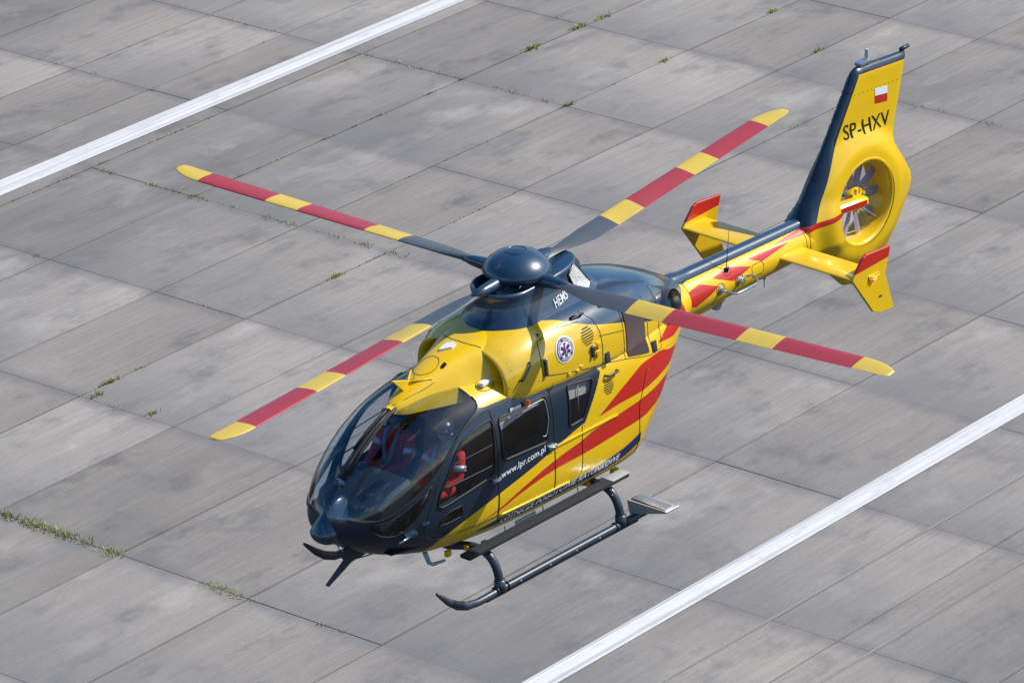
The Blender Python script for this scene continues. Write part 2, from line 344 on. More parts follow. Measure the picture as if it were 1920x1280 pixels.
# ================================================================= paint, glass and other helicopter materials
YEL = (0.82, 0.515, 0.002); RED = (0.54, 0.020, 0.010); NAVY = (0.007, 0.020, 0.040); BLUE = (0.020, 0.022, 0.135)
class LV:
    """small helper that writes a pattern of flat paint fields, in helicopter coordinates, into a node tree"""
    def __init__(s, name, base=YEL, rough=0.34, coat=0.45):
        s.m = bpy.data.materials.new(name); s.m.use_nodes = True; s.nt = s.m.node_tree; s.b = s.nt.nodes['Principled BSDF']
        s.b.inputs['Roughness'].default_value = rough; s.b.inputs['Coat Weight'].default_value = coat; s.b.inputs['Coat Roughness'].default_value = 0.03; s.b.inputs['Coat IOR'].default_value = 1.62
        t = s.N('ShaderNodeTexCoord'); sp = s.N('ShaderNodeSeparateXYZ'); s.L(t.outputs['Object'], sp.inputs['Vector'])
        s.t = t; s.x = sp.outputs['X']; s.y = sp.outputs['Y']; s.z = sp.outputs['Z']; s.ay = s.ma('ABSOLUTE', s.y, 0.0); s.col = (*base, 1)
    def N(s, k): return s.nt.nodes.new(k)
    def L(s, a, b): s.nt.links.new(a, b)
    def ma(s, op, a, b, c=None):
        n = s.N('ShaderNodeMath'); n.operation = op
        for i, v in enumerate((a, b, c)):
            if v is None: continue
            if isinstance(v, (int, float)): n.inputs[i].default_value = float(v)
            else: s.L(v, n.inputs[i])
        return n.outputs[0]
    def half(s, u, v, p, q, inside):
        """> 0 on the side of line p-q where the point 'inside' lies"""
        nx, ny = q[1] - p[1], -(q[0] - p[0]); l = math.hypot(nx, ny) or 1; nx /= l; ny /= l; c = nx * p[0] + ny * p[1]
        if nx * inside[0] + ny * inside[1] < c: nx, ny, c = -nx, -ny, -c
        return s.ma('MULTIPLY_ADD', u, nx, s.ma('MULTIPLY_ADD', v, ny, -c))
    def poly(s, pts, u=None, v=None):
        u = s.x if u is None else u; v = s.z if v is None else v
        ins = (sum(p[0] for p in pts) / len(pts), sum(p[1] for p in pts) / len(pts)); r = None
        for i in range(len(pts)):
            h = s.half(u, v, pts[i], pts[(i + 1) % len(pts)], ins); r = h if r is None else s.ma('MINIMUM', r, h)
        return s.ma('GREATER_THAN', r, 0.0)
    def curve(s, pts, u=None, lo=-8.0, hi=4.0, zlo=0.0, zhi=4.0, smooth=True):
        """piecewise curve v(u) through pts"""
        u = s.x if u is None else u; n = s.N('ShaderNodeFloatCurve'); c = n.mapping.curves[0]; n.mapping.extend = 'HORIZONTAL'
        P = sorted(((p[0] - lo) / (hi - lo), (p[1] - zlo) / (zhi - zlo)) for p in pts)
        while len(c.points) < len(P): c.points.new(0.5, 0.5)
        for a, b in zip(c.points, P): a.location = b; a.handle_type = 'AUTO_CLAMPED' if smooth else 'VECTOR'
        n.mapping.update(); s.L(s.ma('DIVIDE', s.ma('SUBTRACT', u, lo), hi - lo), n.inputs['Value'])
        return s.ma('MULTIPLY_ADD', n.outputs['Value'], zhi - zlo, zlo)
    def gt(s, a, b): return s.ma('GREATER_THAN', a, b)
    def lt(s, a, b): return s.ma('LESS_THAN', a, b)
    def mul(s, *k):
        r = k[0]
        for q in k[1:]: r = s.ma('MULTIPLY', r, q)
        return r
    def field(s, mask, c):
        n = s.N('ShaderNodeMix'); n.data_type = 'RGBA'; s.L(mask, n.inputs['Factor'])
        if isinstance(s.col, tuple): n.inputs['A'].default_value = s.col
        else: s.L(s.col, n.inputs['A'])
        n.inputs['B'].default_value = (*c, 1); s.col = n.outputs['Result']
    def done(s, dirt=0.10):
        # faint road grime and exhaust film, plus orange-peel in the lacquer
        n = s.N('ShaderNodeTexNoise'); n.inputs['Scale'].default_value = 3.0; n.inputs['Detail'].default_value = 8; n.inputs['Roughness'].default_value = .65
        mp = s.N('ShaderNodeMapping'); mp.inputs['Scale'].default_value = (.5, 1, 1.6); s.L(s.t.outputs['Object'], mp.inputs['Vector']); s.L(mp.outputs['Vector'], n.inputs['Vector'])
        f = s.ma('MULTIPLY', s.ma('MAXIMUM', s.ma('SUBTRACT', n.outputs['Fac'], 0.45), 0.0), dirt * 4)
        mx = s.N('ShaderNodeMix'); mx.data_type = 'RGBA'; s.L(f, mx.inputs['Factor'])
        if isinstance(s.col, tuple): mx.inputs['A'].default_value = s.col
        else: s.L(s.col, mx.inputs['A'])
        mx.inputs['B'].default_value = (0.06, 0.05, 0.04, 1); s.L(mx.outputs['Result'], s.b.inputs['Base Color'])
        r = s.ma('MULTIPLY_ADD', n.outputs['Fac'], 0.16, s.b.inputs['Roughness'].default_value - 0.08); s.L(r, s.b.inputs['Roughness'])
        n2 = s.N('ShaderNodeTexNoise'); n2.inputs['Scale'].default_value = 2.4; n2.inputs['Detail'].default_value = 3; s.L(s.t.outputs['Object'], n2.inputs['Vector'])
        bp = s.N('ShaderNodeBump'); bp.inputs['Strength'].default_value = 0.16; bp.inputs['Distance'].default_value = 0.02; s.L(n2.outputs['Fac'], bp.inputs['Height']); s.L(bp.outputs['Normal'], s.b.inputs['Normal'])
        s.L(bp.outputs['Normal'], s.b.inputs['Coat Normal'])
        return s.m
def livery_body():
    l = LV('rescue_livery'); Z = l.z
    # navy doors and nose
    low = l.curve([(-.5, 1.44), (-.13, 1.392), (.245, 1.300), (.73, 1.178), (1.34, 1.050), (1.80, .935), (2.12, .79), (2.24, .62), (2.34, .30)])
    top = l.curve([(-.6, 1.82), (-.50, 1.90), (-.46, 1.95), (-.40, 1.972), (-.24, 1.995), (.30, 2.045), (.83, 2.085), (1.36, 2.095), (1.44, 2.13), (1.46, 2.6), (1.9, 3.2)], smooth=False)
    rear = l.gt(l.half(l.x, Z, (-.515, 1.92), (-.155, 1.37), (1, 1.6)), 0.0)
    l.field(l.mul(l.gt(Z, low), l.lt(Z, top), rear), NAVY)
    # long red flame
    up = l.curve([(-2.6, 1.36), (-1.75, 1.36), (-1.5, 1.345), (-1.265, 1.328), (-.68, 1.275), (-.28, 1.240), (-.12, 1.200), (.334, 1.130), (.893, .993), (1.29, .872), (1.63, .790)])
    lo = l.curve([(-2.6, 1.16), (-1.6, 1.13), (-1.28, 1.09), (-.71, 1.055), (-.13, 1.022), (.36, 1.012), (.9, .940), (1.26, .855), (1.63, .790)])
    l.field(l.mul(l.lt(Z, up), l.gt(Z, lo)), RED)
    # second flame behind the cabin window
    up = l.curve([(-2.3, 1.55), (-1.88, 1.645), (-1.62, 1.735), (-1.40, 1.745), (-1.20, 1.735), (-1.08, 1.69), (-.717, 1.531), (-.405, 1.378)])
    lo = l.curve([(-2.3, 1.47), (-1.6, 1.445), (-1.23, 1.415), (-.9, 1.41), (-.71, 1.405), (-.405, 1.378)])
    l.field(l.mul(l.lt(Z, up), l.gt(Z, lo), l.lt(l.x, -.405)), RED)
    l.field(l.poly([(-1.60, 1.835), (-2.02, 1.95), (-2.42, 2.02), (-2.56, 1.74), (-2.05, 1.735)]), RED)
    # blue stripe that carries the lettering
    up = l.curve([(-1.25, .93), (-1.04, .865), (-.93, .835), (-.80, .808), (-.04, .742), (.70, .742), (1.25, .742), (1.66, .688)])
    lo = l.curve([(-1.25, .80), (-1.03, .725), (-.9, .69), (-.80, .668), (-.06, .640), (.68, .640), (1.23, .652), (1.66, .688)])
    l.field(l.mul(l.lt(Z, up), l.gt(Z, lo), l.gt(l.x, -1.18)), BLUE)
    return l.done()
def livery_cowl():
    l = LV('cowling_livery'); Z = l.z
    b = l.curve([(.95, 3.2), (.60, 3.0), (.42, 2.75), (.215, 2.686), (.007, 2.649), (-.219, 2.560), (-.5, 2.46), (-.888, 2.346), (-1.654, 2.085), (-2.1, 1.98), (-2.45, 1.93), (-2.7, 1.9)])
    l.field(l.gt(Z, b), (0.018, 0.042, 0.070)); l.b.inputs['Coat Weight'].default_value = 1.0; l.b.inputs['Coat IOR'].default_value = 1.8; l.b.inputs['Coat Roughness'].default_value = 0.10
    return l.done()
def livery_boom():
    l = LV('tail_boom_livery'); Z = l.z
    D = [[(-2.56, 1.885), (-2.74, 1.945), (-2.95, 1.965), (-3.25, 1.85), (-3.10, 1.80), (-2.82, 1.73), (-2.66, 1.78)], [(-3.19, 1.955), (-3.50, 1.99), (-3.88, 1.88), (-3.52, 1.82)],
         [(-3.83, 1.975), (-4.15, 1.955), (-4.76, 1.935), (-4.08, 1.875)], [(-4.30, 1.965), (-5.2, 1.985), (-5.2, 1.915), (-4.84, 1.925)]]
    m = None
    for d in D:
        p = l.poly(d); m = p if m is None else l.ma('MAXIMUM', m, p)
    l.field(m, RED); return l.done()
def livery_fin():
    l = LV('fin_livery'); Z = l.z
    le = l.half(l.x, Z, (-5.27 - .15, 2.45), (-5.93 - .11, 3.40), (-4, 3)); le2 = l.half(l.x, Z, (-4.96 - .20, 2.04), (-5.27 - .15, 2.45), (-4, 3))
    l.field(l.mul(l.gt(l.ma('MINIMUM', le, le2), 0.0), l.gt(Z, 1.99)), NAVY)
    tp = l.half(l.x, Z, (-6.05, 3.565), (-7.1, 3.485), (-6.5, 4)); l.field(l.gt(tp, 0.0), NAVY)
    l.field(l.mul(l.poly([(-4.9, 1.99), (-4.9, 1.915), (-5.56, 1.955), (-5.56, 2.02)]), l.gt(l.y, 0.0)), RED)
    return l.done(0.07)
def livery_end():
    l = LV('end_plate_livery'); l.field(l.gt(l.half(l.x, l.z, (-4.50, 1.86), (-5.15, 1.885), (-4.8, 2.3)), 0.0), RED); return l.done(0.07)
def livery_blade():
    l = LV('rotor_blade_livery', base=(0.075, 0.085, 0.10), rough=0.45, coat=0.1); r = l.x
    for a, b, c in ((1.64, 2.14, (.62, .44, .06)), (2.14, 3.13, (.36, .035, .045)), (3.13, 3.61, (.62, .44, .06)), (3.61, 4.63, (.36, .035, .045)), (4.63, 5.3, (.62, .44, .06))):
        l.field(l.mul(l.gt(r, a), l.lt(r, b)), c)
    return l.done(0.2)
M_body = livery_body(); M_cowl = livery_cowl(); M_boom = livery_boom(); M_fin = livery_fin(); M_end = livery_end(); M_blade = livery_blade()
M_yel = LV('yellow_paint').done(0.12); _nv = LV('navy_paint', base=(0.014, 0.042, 0.082), coat=0.8); _nv.b.inputs['Coat Roughness'].default_value = 0.14; _nv.b.inputs['Coat IOR'].default_value = 1.65; M_navy = _nv.done(0.05); M_red = LV('red_paint', base=RED).done(0.08)
M_black = mat('black_rubber', (0.012, 0.012, 0.013), 0.55); M_seam = mat('panel_gap', (0.03, 0.026, 0.02), 0.7); M_dark = mat('dark_interior', (0.014, 0.016, 0.019), 0.8, vary=.3)
M_cock = mat('dark_cockpit_lining', (0.022, 0.026, 0.036), 0.85, vary=.2); M_lining = mat('grey_cabin_lining', (0.50, 0.48, 0.46), 0.85, vary=.2)
M_gear = mat('dark_blue_grey_gear_paint', (0.030, 0.042, 0.058), 0.38, coat=.25, vary=.35, vscale=9); M_step = mat('black_grip_tread', (0.016, 0.018, 0.020), 0.85, vary=.4, vscale=30, bump=.4, bscale=150)
M_alu = mat('bare_aluminium', (0.62, 0.64, 0.66), 0.34, 0.9, vary=.12, vscale=12); M_alus = mat('satin_aluminium', (0.50, 0.52, 0.53), 0.5, 0.5, vary=.15, vscale=8); M_chrome = mat('polished_steel', (0.72, 0.73, 0.75), 0.16, 1.0)
M_white = mat('white_paint', (0.78, 0.80, 0.82), 0.4); M_ink = mat('black_lettering', (0.012, 0.012, 0.014), 0.45); M_purple = mat('violet_print', (0.10, 0.030, 0.155), 0.4); M_exh = mat('sooty_exhaust_steel', (0.30, 0.27, 0.23), 0.35, .9, vary=.3); M_soot_shade = mat('soot_and_shade_black', (0.006, 0.005, 0.005), 0.95)  # last one: black for sooty steel, screens and the shade painted into openings
M_grey = mat('grey_fan_blade', (0.27, 0.245, 0.32), 0.4, vary=.2); M_orange = mat('orange_plastic', (0.62, 0.10, 0.02), 0.4); M_pale = mat('pale_blue_plastic', (0.36, 0.46, 0.50), 0.5)
M_lamp = mat('lit_red_lamp', (0.8, 0.05, 0.02), 0.3, emit=(1.0, 0.10, 0.04), estr=6.0); M_clear = mat('lamp_glass', (0.65, 0.68, 0.70), 0.12, .4)
def mesh_grille():
    m = mat('wire_mesh', (0.12, 0.085, 0.08), 0.5, .5); nt = m.node_tree; b = nt.nodes['Principled BSDF']
    t = nt.nodes.new('ShaderNodeTexCoord'); w = nt.nodes.new('ShaderNodeTexWave'); w.wave_type = 'BANDS'; w.bands_direction = 'Z'; w.inputs['Scale'].default_value = 30
    bp = nt.nodes.new('ShaderNodeBump'); bp.inputs['Strength'].default_value = .9; bp.inputs['Distance'].default_value = .01
    nt.links.new(t.outputs['Object'], w.inputs['Vector']); nt.links.new(w.outputs['Fac'], bp.inputs['Height']); nt.links.new(bp.outputs['Normal'], b.inputs['Normal']); return m
M_grille = mesh_grille()
def glass(name, tint, refl=1.0):
    m = bpy.data.materials.new(name); m.use_nodes = True; nt = m.node_tree; nt.nodes.clear()
    o = nt.nodes.new('ShaderNodeOutputMaterial'); mx = nt.nodes.new('ShaderNodeMixShader'); t = nt.nodes.new('ShaderNodeBsdfTransparent'); g = nt.nodes.new('ShaderNodeBsdfGlossy'); f = nt.nodes.new('ShaderNodeLayerWeight'); f.inputs['Blend'].default_value = 0.5
    t.inputs['Color'].default_value = (*tint, 1); g.inputs['Roughness'].default_value = 0.015
    pw = nt.nodes.new('ShaderNodeMath'); pw.operation = 'POWER'; pw.inputs[1].default_value = 4.2; nt.links.new(f.outputs['Facing'], pw.inputs[0]); k = nt.nodes.new('ShaderNodeMath'); k.operation = 'MULTIPLY_ADD'; k.inputs[1].default_value = 1 - .042 * refl; k.inputs[2].default_value = .042 * refl; nt.links.new(pw.outputs[0], k.inputs[0])
    n = nt.nodes.new('ShaderNodeTexNoise'); n.inputs['Scale'].default_value = 1.6; tc_ = nt.nodes.new('ShaderNodeTexCoord'); nt.links.new(tc_.outputs['Object'], n.inputs['Vector'])
    bp = nt.nodes.new('ShaderNodeBump'); bp.inputs['Strength'].default_value = .06; bp.inputs['Distance'].default_value = .03; nt.links.new(n.outputs['Fac'], bp.inputs['Height']); nt.links.new(bp.outputs['Normal'], g.inputs['Normal'])
    nt.links.new(k.outputs[0], mx.inputs['Fac']); nt.links.new(t.outputs['BSDF'], mx.inputs[1]); nt.links.new(g.outputs['BSDF'], mx.inputs[2]); nt.links.new(mx.outputs['Shader'], o.inputs['Surface']); return m
M_glass = glass('windscreen_glass', (0.80, 0.85, 0.91), 2.4); M_tint = glass('tinted_cabin_glass', (0.78, 0.77, 0.77), 2.4)

ROTOR_DEG = 184.0
# ================================================================= helicopter
heli = bpy.data.objects.new('rescue_helicopter', None); COL.objects.link(heli); heli.matrix_world = HELI; heli.empty_display_size = 1.0
tag(heli, 'yellow, red and navy rescue helicopter flying low over the concrete runway', 'helicopter')
def surf_y(x, z): return np.maximum(side_y(BODY, x, z), side_y(COWL, np.clip(x, -2.62, .95), z) * (np.asarray(x) < .95))
xs = np.concatenate([np.linspace(-2.70, 1.2, 84), np.linspace(1.2, 3.0, 60)[1:], np.linspace(3.0, 3.29, 26)[1:]]); NTH = 144
BV, BF = loft_grid(BODY, xs, NTH); b0 = len(BV); BV = np.concatenate([BV, [[3.296, 0, 1.15]]])
BF = [tuple(reversed(f)) for f in BF]
for k in range(NTH): BF.append(((len(xs) - 1) * NTH + (k + 1) % NTH, (len(xs) - 1) * NTH + k, b0))
BF = [tuple(f) for f in BF]
def smooth_normals(V, F):
    N = np.zeros_like(V)
    for f in F:
        p = V[list(f)]; n = np.cross(p[1] - p[0], p[2] - p[0])
        if len(f) == 4: n = n + np.cross(p[2] - p[0], p[3] - p[0])
        for i in f: N[i] += n
    return N / np.maximum(np.linalg.norm(N, axis=1), 1e-12)[:, None]
BN = smooth_normals(BV, BF)
if BN[np.argmax(BV[:, 1])][1] < 0: BN = -BN; BF = [tuple(reversed(f)) for f in BF]
BVH = BVHTree.FromPolygons([Vector(v) for v in BV], BF)
def body_normal(p):
    loc, n, i, d = BVH.find_nearest(Vector(p)); f = BF[i]
    w = interpolate.poly_3d_calc([Vector(BV[k]) for k in f], loc); r = sum((Vector(BN[k]) * wk for k, wk in zip(f, w)), Vector()); return r.normalized()
bm = bmesh.new(); bvs = [bm.verts.new(v) for v in BV]
for f in BF: bm.faces.new([bvs[i] for i in f])
gl = bm.faces.layers.int.new('g')
def cut(poly, side, gid, allowed=(0,), ymin=0.0, xonly=None):
    """cut a side-view outline into the shell; faces inside get group gid"""
    mnx, mxx = min(p[0] for p in poly), max(p[0] for p in poly); mnz, mxz = min(p[1] for p in poly), max(p[1] for p in poly)
    tri = geometry.tessellate_polygon([[Vector((p[0], p[1], 0)) for p in poly]])
    for t in tri:
        T = [poly[i] for i in t]; cx = sum(p[0] for p in T) / 3; cz = sum(p[1] for p in T) / 3
        a0, a1 = min(p[0] for p in T), max(p[0] for p in T); c0, c1 = min(p[1] for p in T), max(p[1] for p in T)
        cur = []
        for f in bm.faces:
            if f[gl] not in allowed: continue
            vs_ = [v.co for v in f.verts]
            if max(v.y * side for v in vs_) < ymin + 1e-5: continue
            if min(v.x for v in vs_) > a1 or max(v.x for v in vs_) < a0 or min(v.z for v in vs_) > c1 or max(v.z for v in vs_) < c0: continue
            cur.append(f)
        for k in range(3):
            p, q = T[k], T[(k + 1) % 3]; nx, nz_ = q[1] - p[1], -(q[0] - p[0])
            if nx * (cx - p[0]) + nz_ * (cz - p[1]) > 0: nx, nz_ = -nx, -nz_
            if not cur: break
            no = Vector((nx, 0, nz_)).normalized(); co = Vector((p[0], 0, p[1]))
            geom = list({e for f in cur for e in f.edges}) + list({v for f in cur for v in f.verts}) + cur
            r = bmesh.ops.bisect_plane(bm, geom=geom, dist=1e-6, plane_co=co, plane_no=no)
            cur = [g for g in r['geom'] if isinstance(g, bmesh.types.BMFace) and g.is_valid and (g.calc_center_median() - co).dot(no) < 0]
        for f in cur:
            if f.is_valid and f.calc_center_median().y * side > ymin: f[gl] = gid
WSH = [(3.40, 1.335), (3.19, 1.308), (3.07, 1.287), (2.97, 1.285), (2.89, 1.297), (2.78, 1.333), (2.67, 1.384), (2.54, 1.44), (2.41, 1.506), (2.27, 1.592), (2.14, 1.687), (2.04, 1.765), (1.94, 1.838), (1.84, 1.906), (1.74, 1.966), (1.60, 2.030), (1.47, 2.082), (1.40, 2.125), (1.38, 2.165), (1.385, 2.205), (1.42, 2.5), (3.4, 2.5)]
CHIN = [(3.04, 1.240), (3.00, 1.155), (2.93, 1.095), (2.84, 1.063), (2.76, 1.06), (2.68, 1.085), (2.59, 1.14), (2.52, 1.195), (2.45, 1.265), (2.35, 1.40), (2.285, 1.52), (2.40, 1.452), (2.54, 1.386), (2.66, 1.33), (2.78, 1.28), (2.88, 1.252), (2.97, 1.240)]
FDOOR = [(2.385, .985), (2.375, 1.13), (2.33, 1.26), (2.255, 1.405), (2.165, 1.60), (2.025, 1.735), (1.875, 1.872), (1.76, 1.950), (1.64, 1.995), (1.53, 2.030), (1.40, 2.052), (1.293, 2.056), (1.293, .80), (2.10, .80), (2.25, .82), (2.34, .885)]
FWIN = [(2.225, 1.248), (2.195, 1.37), (2.035, 1.605), (1.885, 1.785), (1.79, 1.862), (1.57, 1.935), (1.375, 1.966), (1.322, 1.955), (1.308, 1.90), (1.325, 1.796), (1.338, 1.55), (1.352, 1.36), (1.40, 1.322), (1.82, 1.266), (2.165, 1.213)]
SWIN = [(2.195, 1.002), (2.18, 1.06), (2.09, 1.120), (1.99, 1.137), (1.875, 1.140), (1.865, 1.012), (2.08, .988)]
SDOOR = round_poly([(1.285, .72), (1.285, 2.04), (.90, 2.05), (.36, 2.02), (.345, .72)], [0, .02, 0, .10, .04])
DWIN = round_poly([(1.215, 1.935), (.44, 1.945), (.415, 1.66), (.475, 1.40), (1.215, 1.44)], [.06, .07, 0, .07, .06])
RWIN = round_poly([(.075, 1.925), (-.365, 1.875), (-.145, 1.455), (.10, 1.44)], [.05, .05, .07, .05])
G_SH, G_WS, G_CH, G_FD, G_FW, G_SW, G_SD, G_DW, G_RW = range(9)
for sd, o in ((1, 0), (-1, 100)):
    cut(FDOOR, sd, G_FD + o); cut(FWIN, sd, G_FW + o, (G_FD + o,)); cut(SWIN, sd, G_SW + o, (G_FD + o,))
    cut(SDOOR, sd, G_SD + o); cut(DWIN, sd, G_DW + o, (G_SD + o,)); cut(RWIN, sd, G_RW + o)
    cut(CHIN, sd, G_CH + o); cut(WSH, sd, G_WS + o)
# centre post stays metal: cut the windscreen 3 cm to either side of the centre line
for sd, o in ((1, 0), (-1, 100)):
    cur = [f for f in bm.faces if f[gl] == G_WS + o and min(abs(v.co.y) for v in f.verts) < .06]
    geom = list({e for f in cur for e in f.edges}) + list({v for f in cur for v in f.verts}) + cur
    r = bmesh.ops.bisect_plane(bm, geom=geom, dist=1e-6, plane_co=(0, .028 * sd, 0), plane_no=(0, sd, 0))
    for g in r['geom']:
        if isinstance(g, bmesh.types.BMFace) and g.calc_center_median().y * sd < .028: g[gl] = G_SH
bm.verts.index_update()
def extract(gids, name, m, parent, off=0.0, flip=False, xmin=None, normals=True, xmax=None):
    idx = {}; V = []; F = []
    for f in bm.faces:
        if f[gl] not in gids: continue
        if xmin is not None and f.calc_center_median().x < xmin: continue
        if xmax is not None and f.calc_center_median().x > xmax: continue
        ff = []
        for v in f.verts:
            if v.index not in idx: idx[v.index] = len(V); V.append(v.co.copy())
            ff.append(idx[v.index])
        F.append(tuple(reversed(ff)) if flip else tuple(ff))
    Nn = [body_normal(v) for v in V]
    if off: V = [v + n * off for v, n in zip(V, Nn)]
    return mk(name, V, F, m, parent, True, [(-n if flip else n) for n in Nn] if normals else None)
body = extract((0,), 'fuselage', M_body, heli)
lining = extract((0, G_SD, G_SD + 100), 'cabin_lining', M_lining, heli, -.022, True, -.9, xmax=1.26); extract((0, G_FD, G_FD + 100), 'cockpit_lining', M_cock, heli, -.022, True, 1.26)
def on_side(P, sd, off=0.004, fn=None):
    fn = fn or (lambda x, z: side_y(BODY, x, z)); out = []
    for x, z in P: out.append(Vector((x, sd * (float(fn(x, z)) + off), z)))
    return out
def dense(P, closed=True, step=.05):
    out = []; N = len(P)
    for i in range(N if closed else N - 1):
        a = Vector(P[i]); b = Vector(P[(i + 1) % N]); n = max(1, int((b - a).length / step))
        for k in range(n): q = a.lerp(b, k / n); out.append((q.x, q.y))
    if not closed: out.append(tuple(P[-1]))
    return out
def seal(name, poly, sd, r, m, parent, off=.003, fn=None): return tube(name, on_side(dense(poly), sd, off, fn), r, m, parent, 6, True)
def seam(poly, sd, parent, closed=False, fn=None, r=.0045): return tube('panel_seam', on_side(dense(poly, closed), sd, .001, fn or surf_y), r, M_seam, parent, 5, closed)
def rivets(name, P, sd, parent, r=.007, m=None, fn=None, step=1):
    V = []; F = []
    for q in on_side(P, sd, .002, fn or surf_y)[::step]:
        b = len(V); V += [q + Vector((r, 0, 0)), q + Vector((0, 0, r)), q - Vector((r, 0, 0)), q - Vector((0, 0, r)), q + Vector((0, sd * r * .8, 0))]
        F += [(b, b + 1, b + 4), (b + 1, b + 2, b + 4), (b + 2, b + 3, b + 4), (b + 3, b, b + 4)]
    o_ = mk(name, V, F, m or M_alus, parent, False); o_['kind'] = 'stuff'; return o_
def grab(name, a, b, h, r, m, parent, out=(0, 1, 0)):
    a = Vector(a); b = Vector(b); o = Vector(out).normalized() * h
    return tube(name, [a, a + o * .8, a.lerp(b, .12) + o, a.lerp(b, .88) + o, b + o * .8, b], r, m, parent, 7)
for sd, o in ((1, 0), (-1, 100)):
    ws = extract((G_WS + o,), 'windscreen', M_glass, heli)
    wpath = [p for p in WSH[:-2]]; wp3 = [Vector((x, sd * max(.03, float(side_y(BODY, min(x, 3.285), z)) + .003), z)) for x, z in dense(wpath, False, .04) if x <= 3.22]
    tube('rubber_seal', wp3, .010, M_black, ws, 6)
    ch = extract((G_CH + o,), 'chin_window', M_glass, heli); seal('rubber_seal', CHIN, sd, .007, M_black, ch)
    fd = extract((G_FD + o,), 'cockpit_door', M_body, heli); seam(FDOOR, sd, fd, True, lambda x, z: side_y(BODY, x, z), .006)
    w = extract((G_FW + o,), 'door_window', M_glass, fd); seal('window_seal', FWIN, sd, .013, M_black, fd); rivets('window_screws', dense(FWIN, True, .085), sd, fd, .006, M_alus)
    tube('window_rail', on_side(dense([(2.13, 1.43), (1.345, 1.33 + .115)], False), sd, -.004), .009, M_black, fd, 6); tube('window_rail', on_side(dense([(1.98, 1.66), (1.33, 1.69)], False), sd, -.004), .007, M_black, fd, 6)
    w = extract((G_SW + o,), 'foot_window', M_tint, fd); seal('window_seal', SWIN, sd, .006, M_black, fd)
    h = box('door_handle', (1.335, sd * .812, 1.255), (.13, .03, .045), M_alus, fd, None, .012); tube('latch_bar', [(1.39, sd * .835, 1.262), (1.28, sd * .835, 1.25)], .009, M_chrome, h)
    sdr = extract((G_SD + o,), 'sliding_door', M_body, heli); seam(SDOOR, sd, sdr, True, lambda x, z: side_y(BODY, x, z), .006)
    w = extract((G_DW + o,), 'door_window', M_tint, sdr); seal('window_seal', DWIN, sd, .012, M_black, sdr)
    tube('window_trim', on_side(dense(round_poly([(1.16, 1.90), (.46, 1.915), (.44, 1.66), (.49, 1.46)], .05)[3:], False), sd, .006), .005, M_alus, sdr, 5)
    box('window_latch', (.76, sd * .768, 1.965), (.09, .04, .05), M_orange, sdr); box('warning_plate', (.93, sd * .755, 1.965), (.17, .008, .045), M_white, sdr, Matrix.Rotation(math.radians(-3 * sd), 3, 'Z'), .002)
    h = box('door_handle', (.40, sd * .818, 1.315), (.13, .03, .045), M_alus, sdr, None, .012); tube('latch_bar', [(.46, sd * .84, 1.322), (.35, sd * .84, 1.31)], .009, M_chrome, h)
    rw = extract((G_RW + o,), 'cabin_window', M_tint, heli); seal('window_seal', RWIN, sd, .013, M_black, rw)
    tube('window_bar', on_side([(-.12, 1.86), (-.09, 1.55)], sd, -.02), .006, M_alus, rw, 5)
    # sliding-door rail and panel seams of the rear fuselage
    rl = box('door_rail', (-.18, sd * .812, 1.292), (1.10, .016, .022), M_yel, heli, None, .004)
    tube('door_rail', on_side(dense([(1.26, .785), (.10, .760)], False), sd, .006), .013, M_yel, heli, 6)
    for P in ([(-.12, 1.38), (-.12, .80)], [(.345, .72), (.345, .62)], [(-1.15, .62), (-1.13, 1.25), (-1.30, 1.66)], [(.30, 2.03), (.345, 1.95)]): seam(P, sd, heli)
    seam([(.47, 2.19), (.10, 2.10), (-.45, 1.985), (-.96, 1.885), (-1.40, 1.775), (-1.62, 1.76)], sd, heli)
bmf = bm
# ---------------------------------------------------------------- engine cowling with the two intake mouths
def cowl_mesh():
    xs_ = np.linspace(-2.62, .95, 76); n = 72; th = np.linspace(-math.pi * .5, math.pi * .5, n) * 1.12; rings = []
    def ring(x, k=1.0, dx=0.0):
        y, z = section(COWL, np.full(n, x), np.abs(th)); y = np.where(th >= 0, y, -y); zc = 2.20
        return np.stack([np.full(n, x + dx), y * k, zc + (z - zc) * k], 1)
    for x in xs_: rings.append(ring(x))
    for k, dx in ((.985, .022), (.955, .030), (.92, .020), (.885, -.02), (.86, -.10), (.82, -.30), (.74, -.60)): rings.append(ring(.95, k, dx))
    V = np.concatenate(rings); F = []
    for i in range(len(rings) - 1):
        for j in range(n - 1): a = i * n + j; F.append((a, a + 1, a + 1 + n, a + n))
    return V, F
cV, cF = cowl_mesh(); cN = smooth_normals(cV, cF)
if cN[np.argmax(cV[:, 1])][1] < 0: cF = [tuple(reversed(f)) for f in cF]
cowl = mk('engine_cowling', cV, cF, M_cowl, heli)
mk('intake_back', [(.36, -.62, 1.9), (.36, .62, 1.9), (.36, .62, 2.62), (.36, -.62, 2.62)], [(0, 1, 2, 3)], M_soot_shade, cowl, False)  # flat black sheet standing in for the shade deep in the mouths
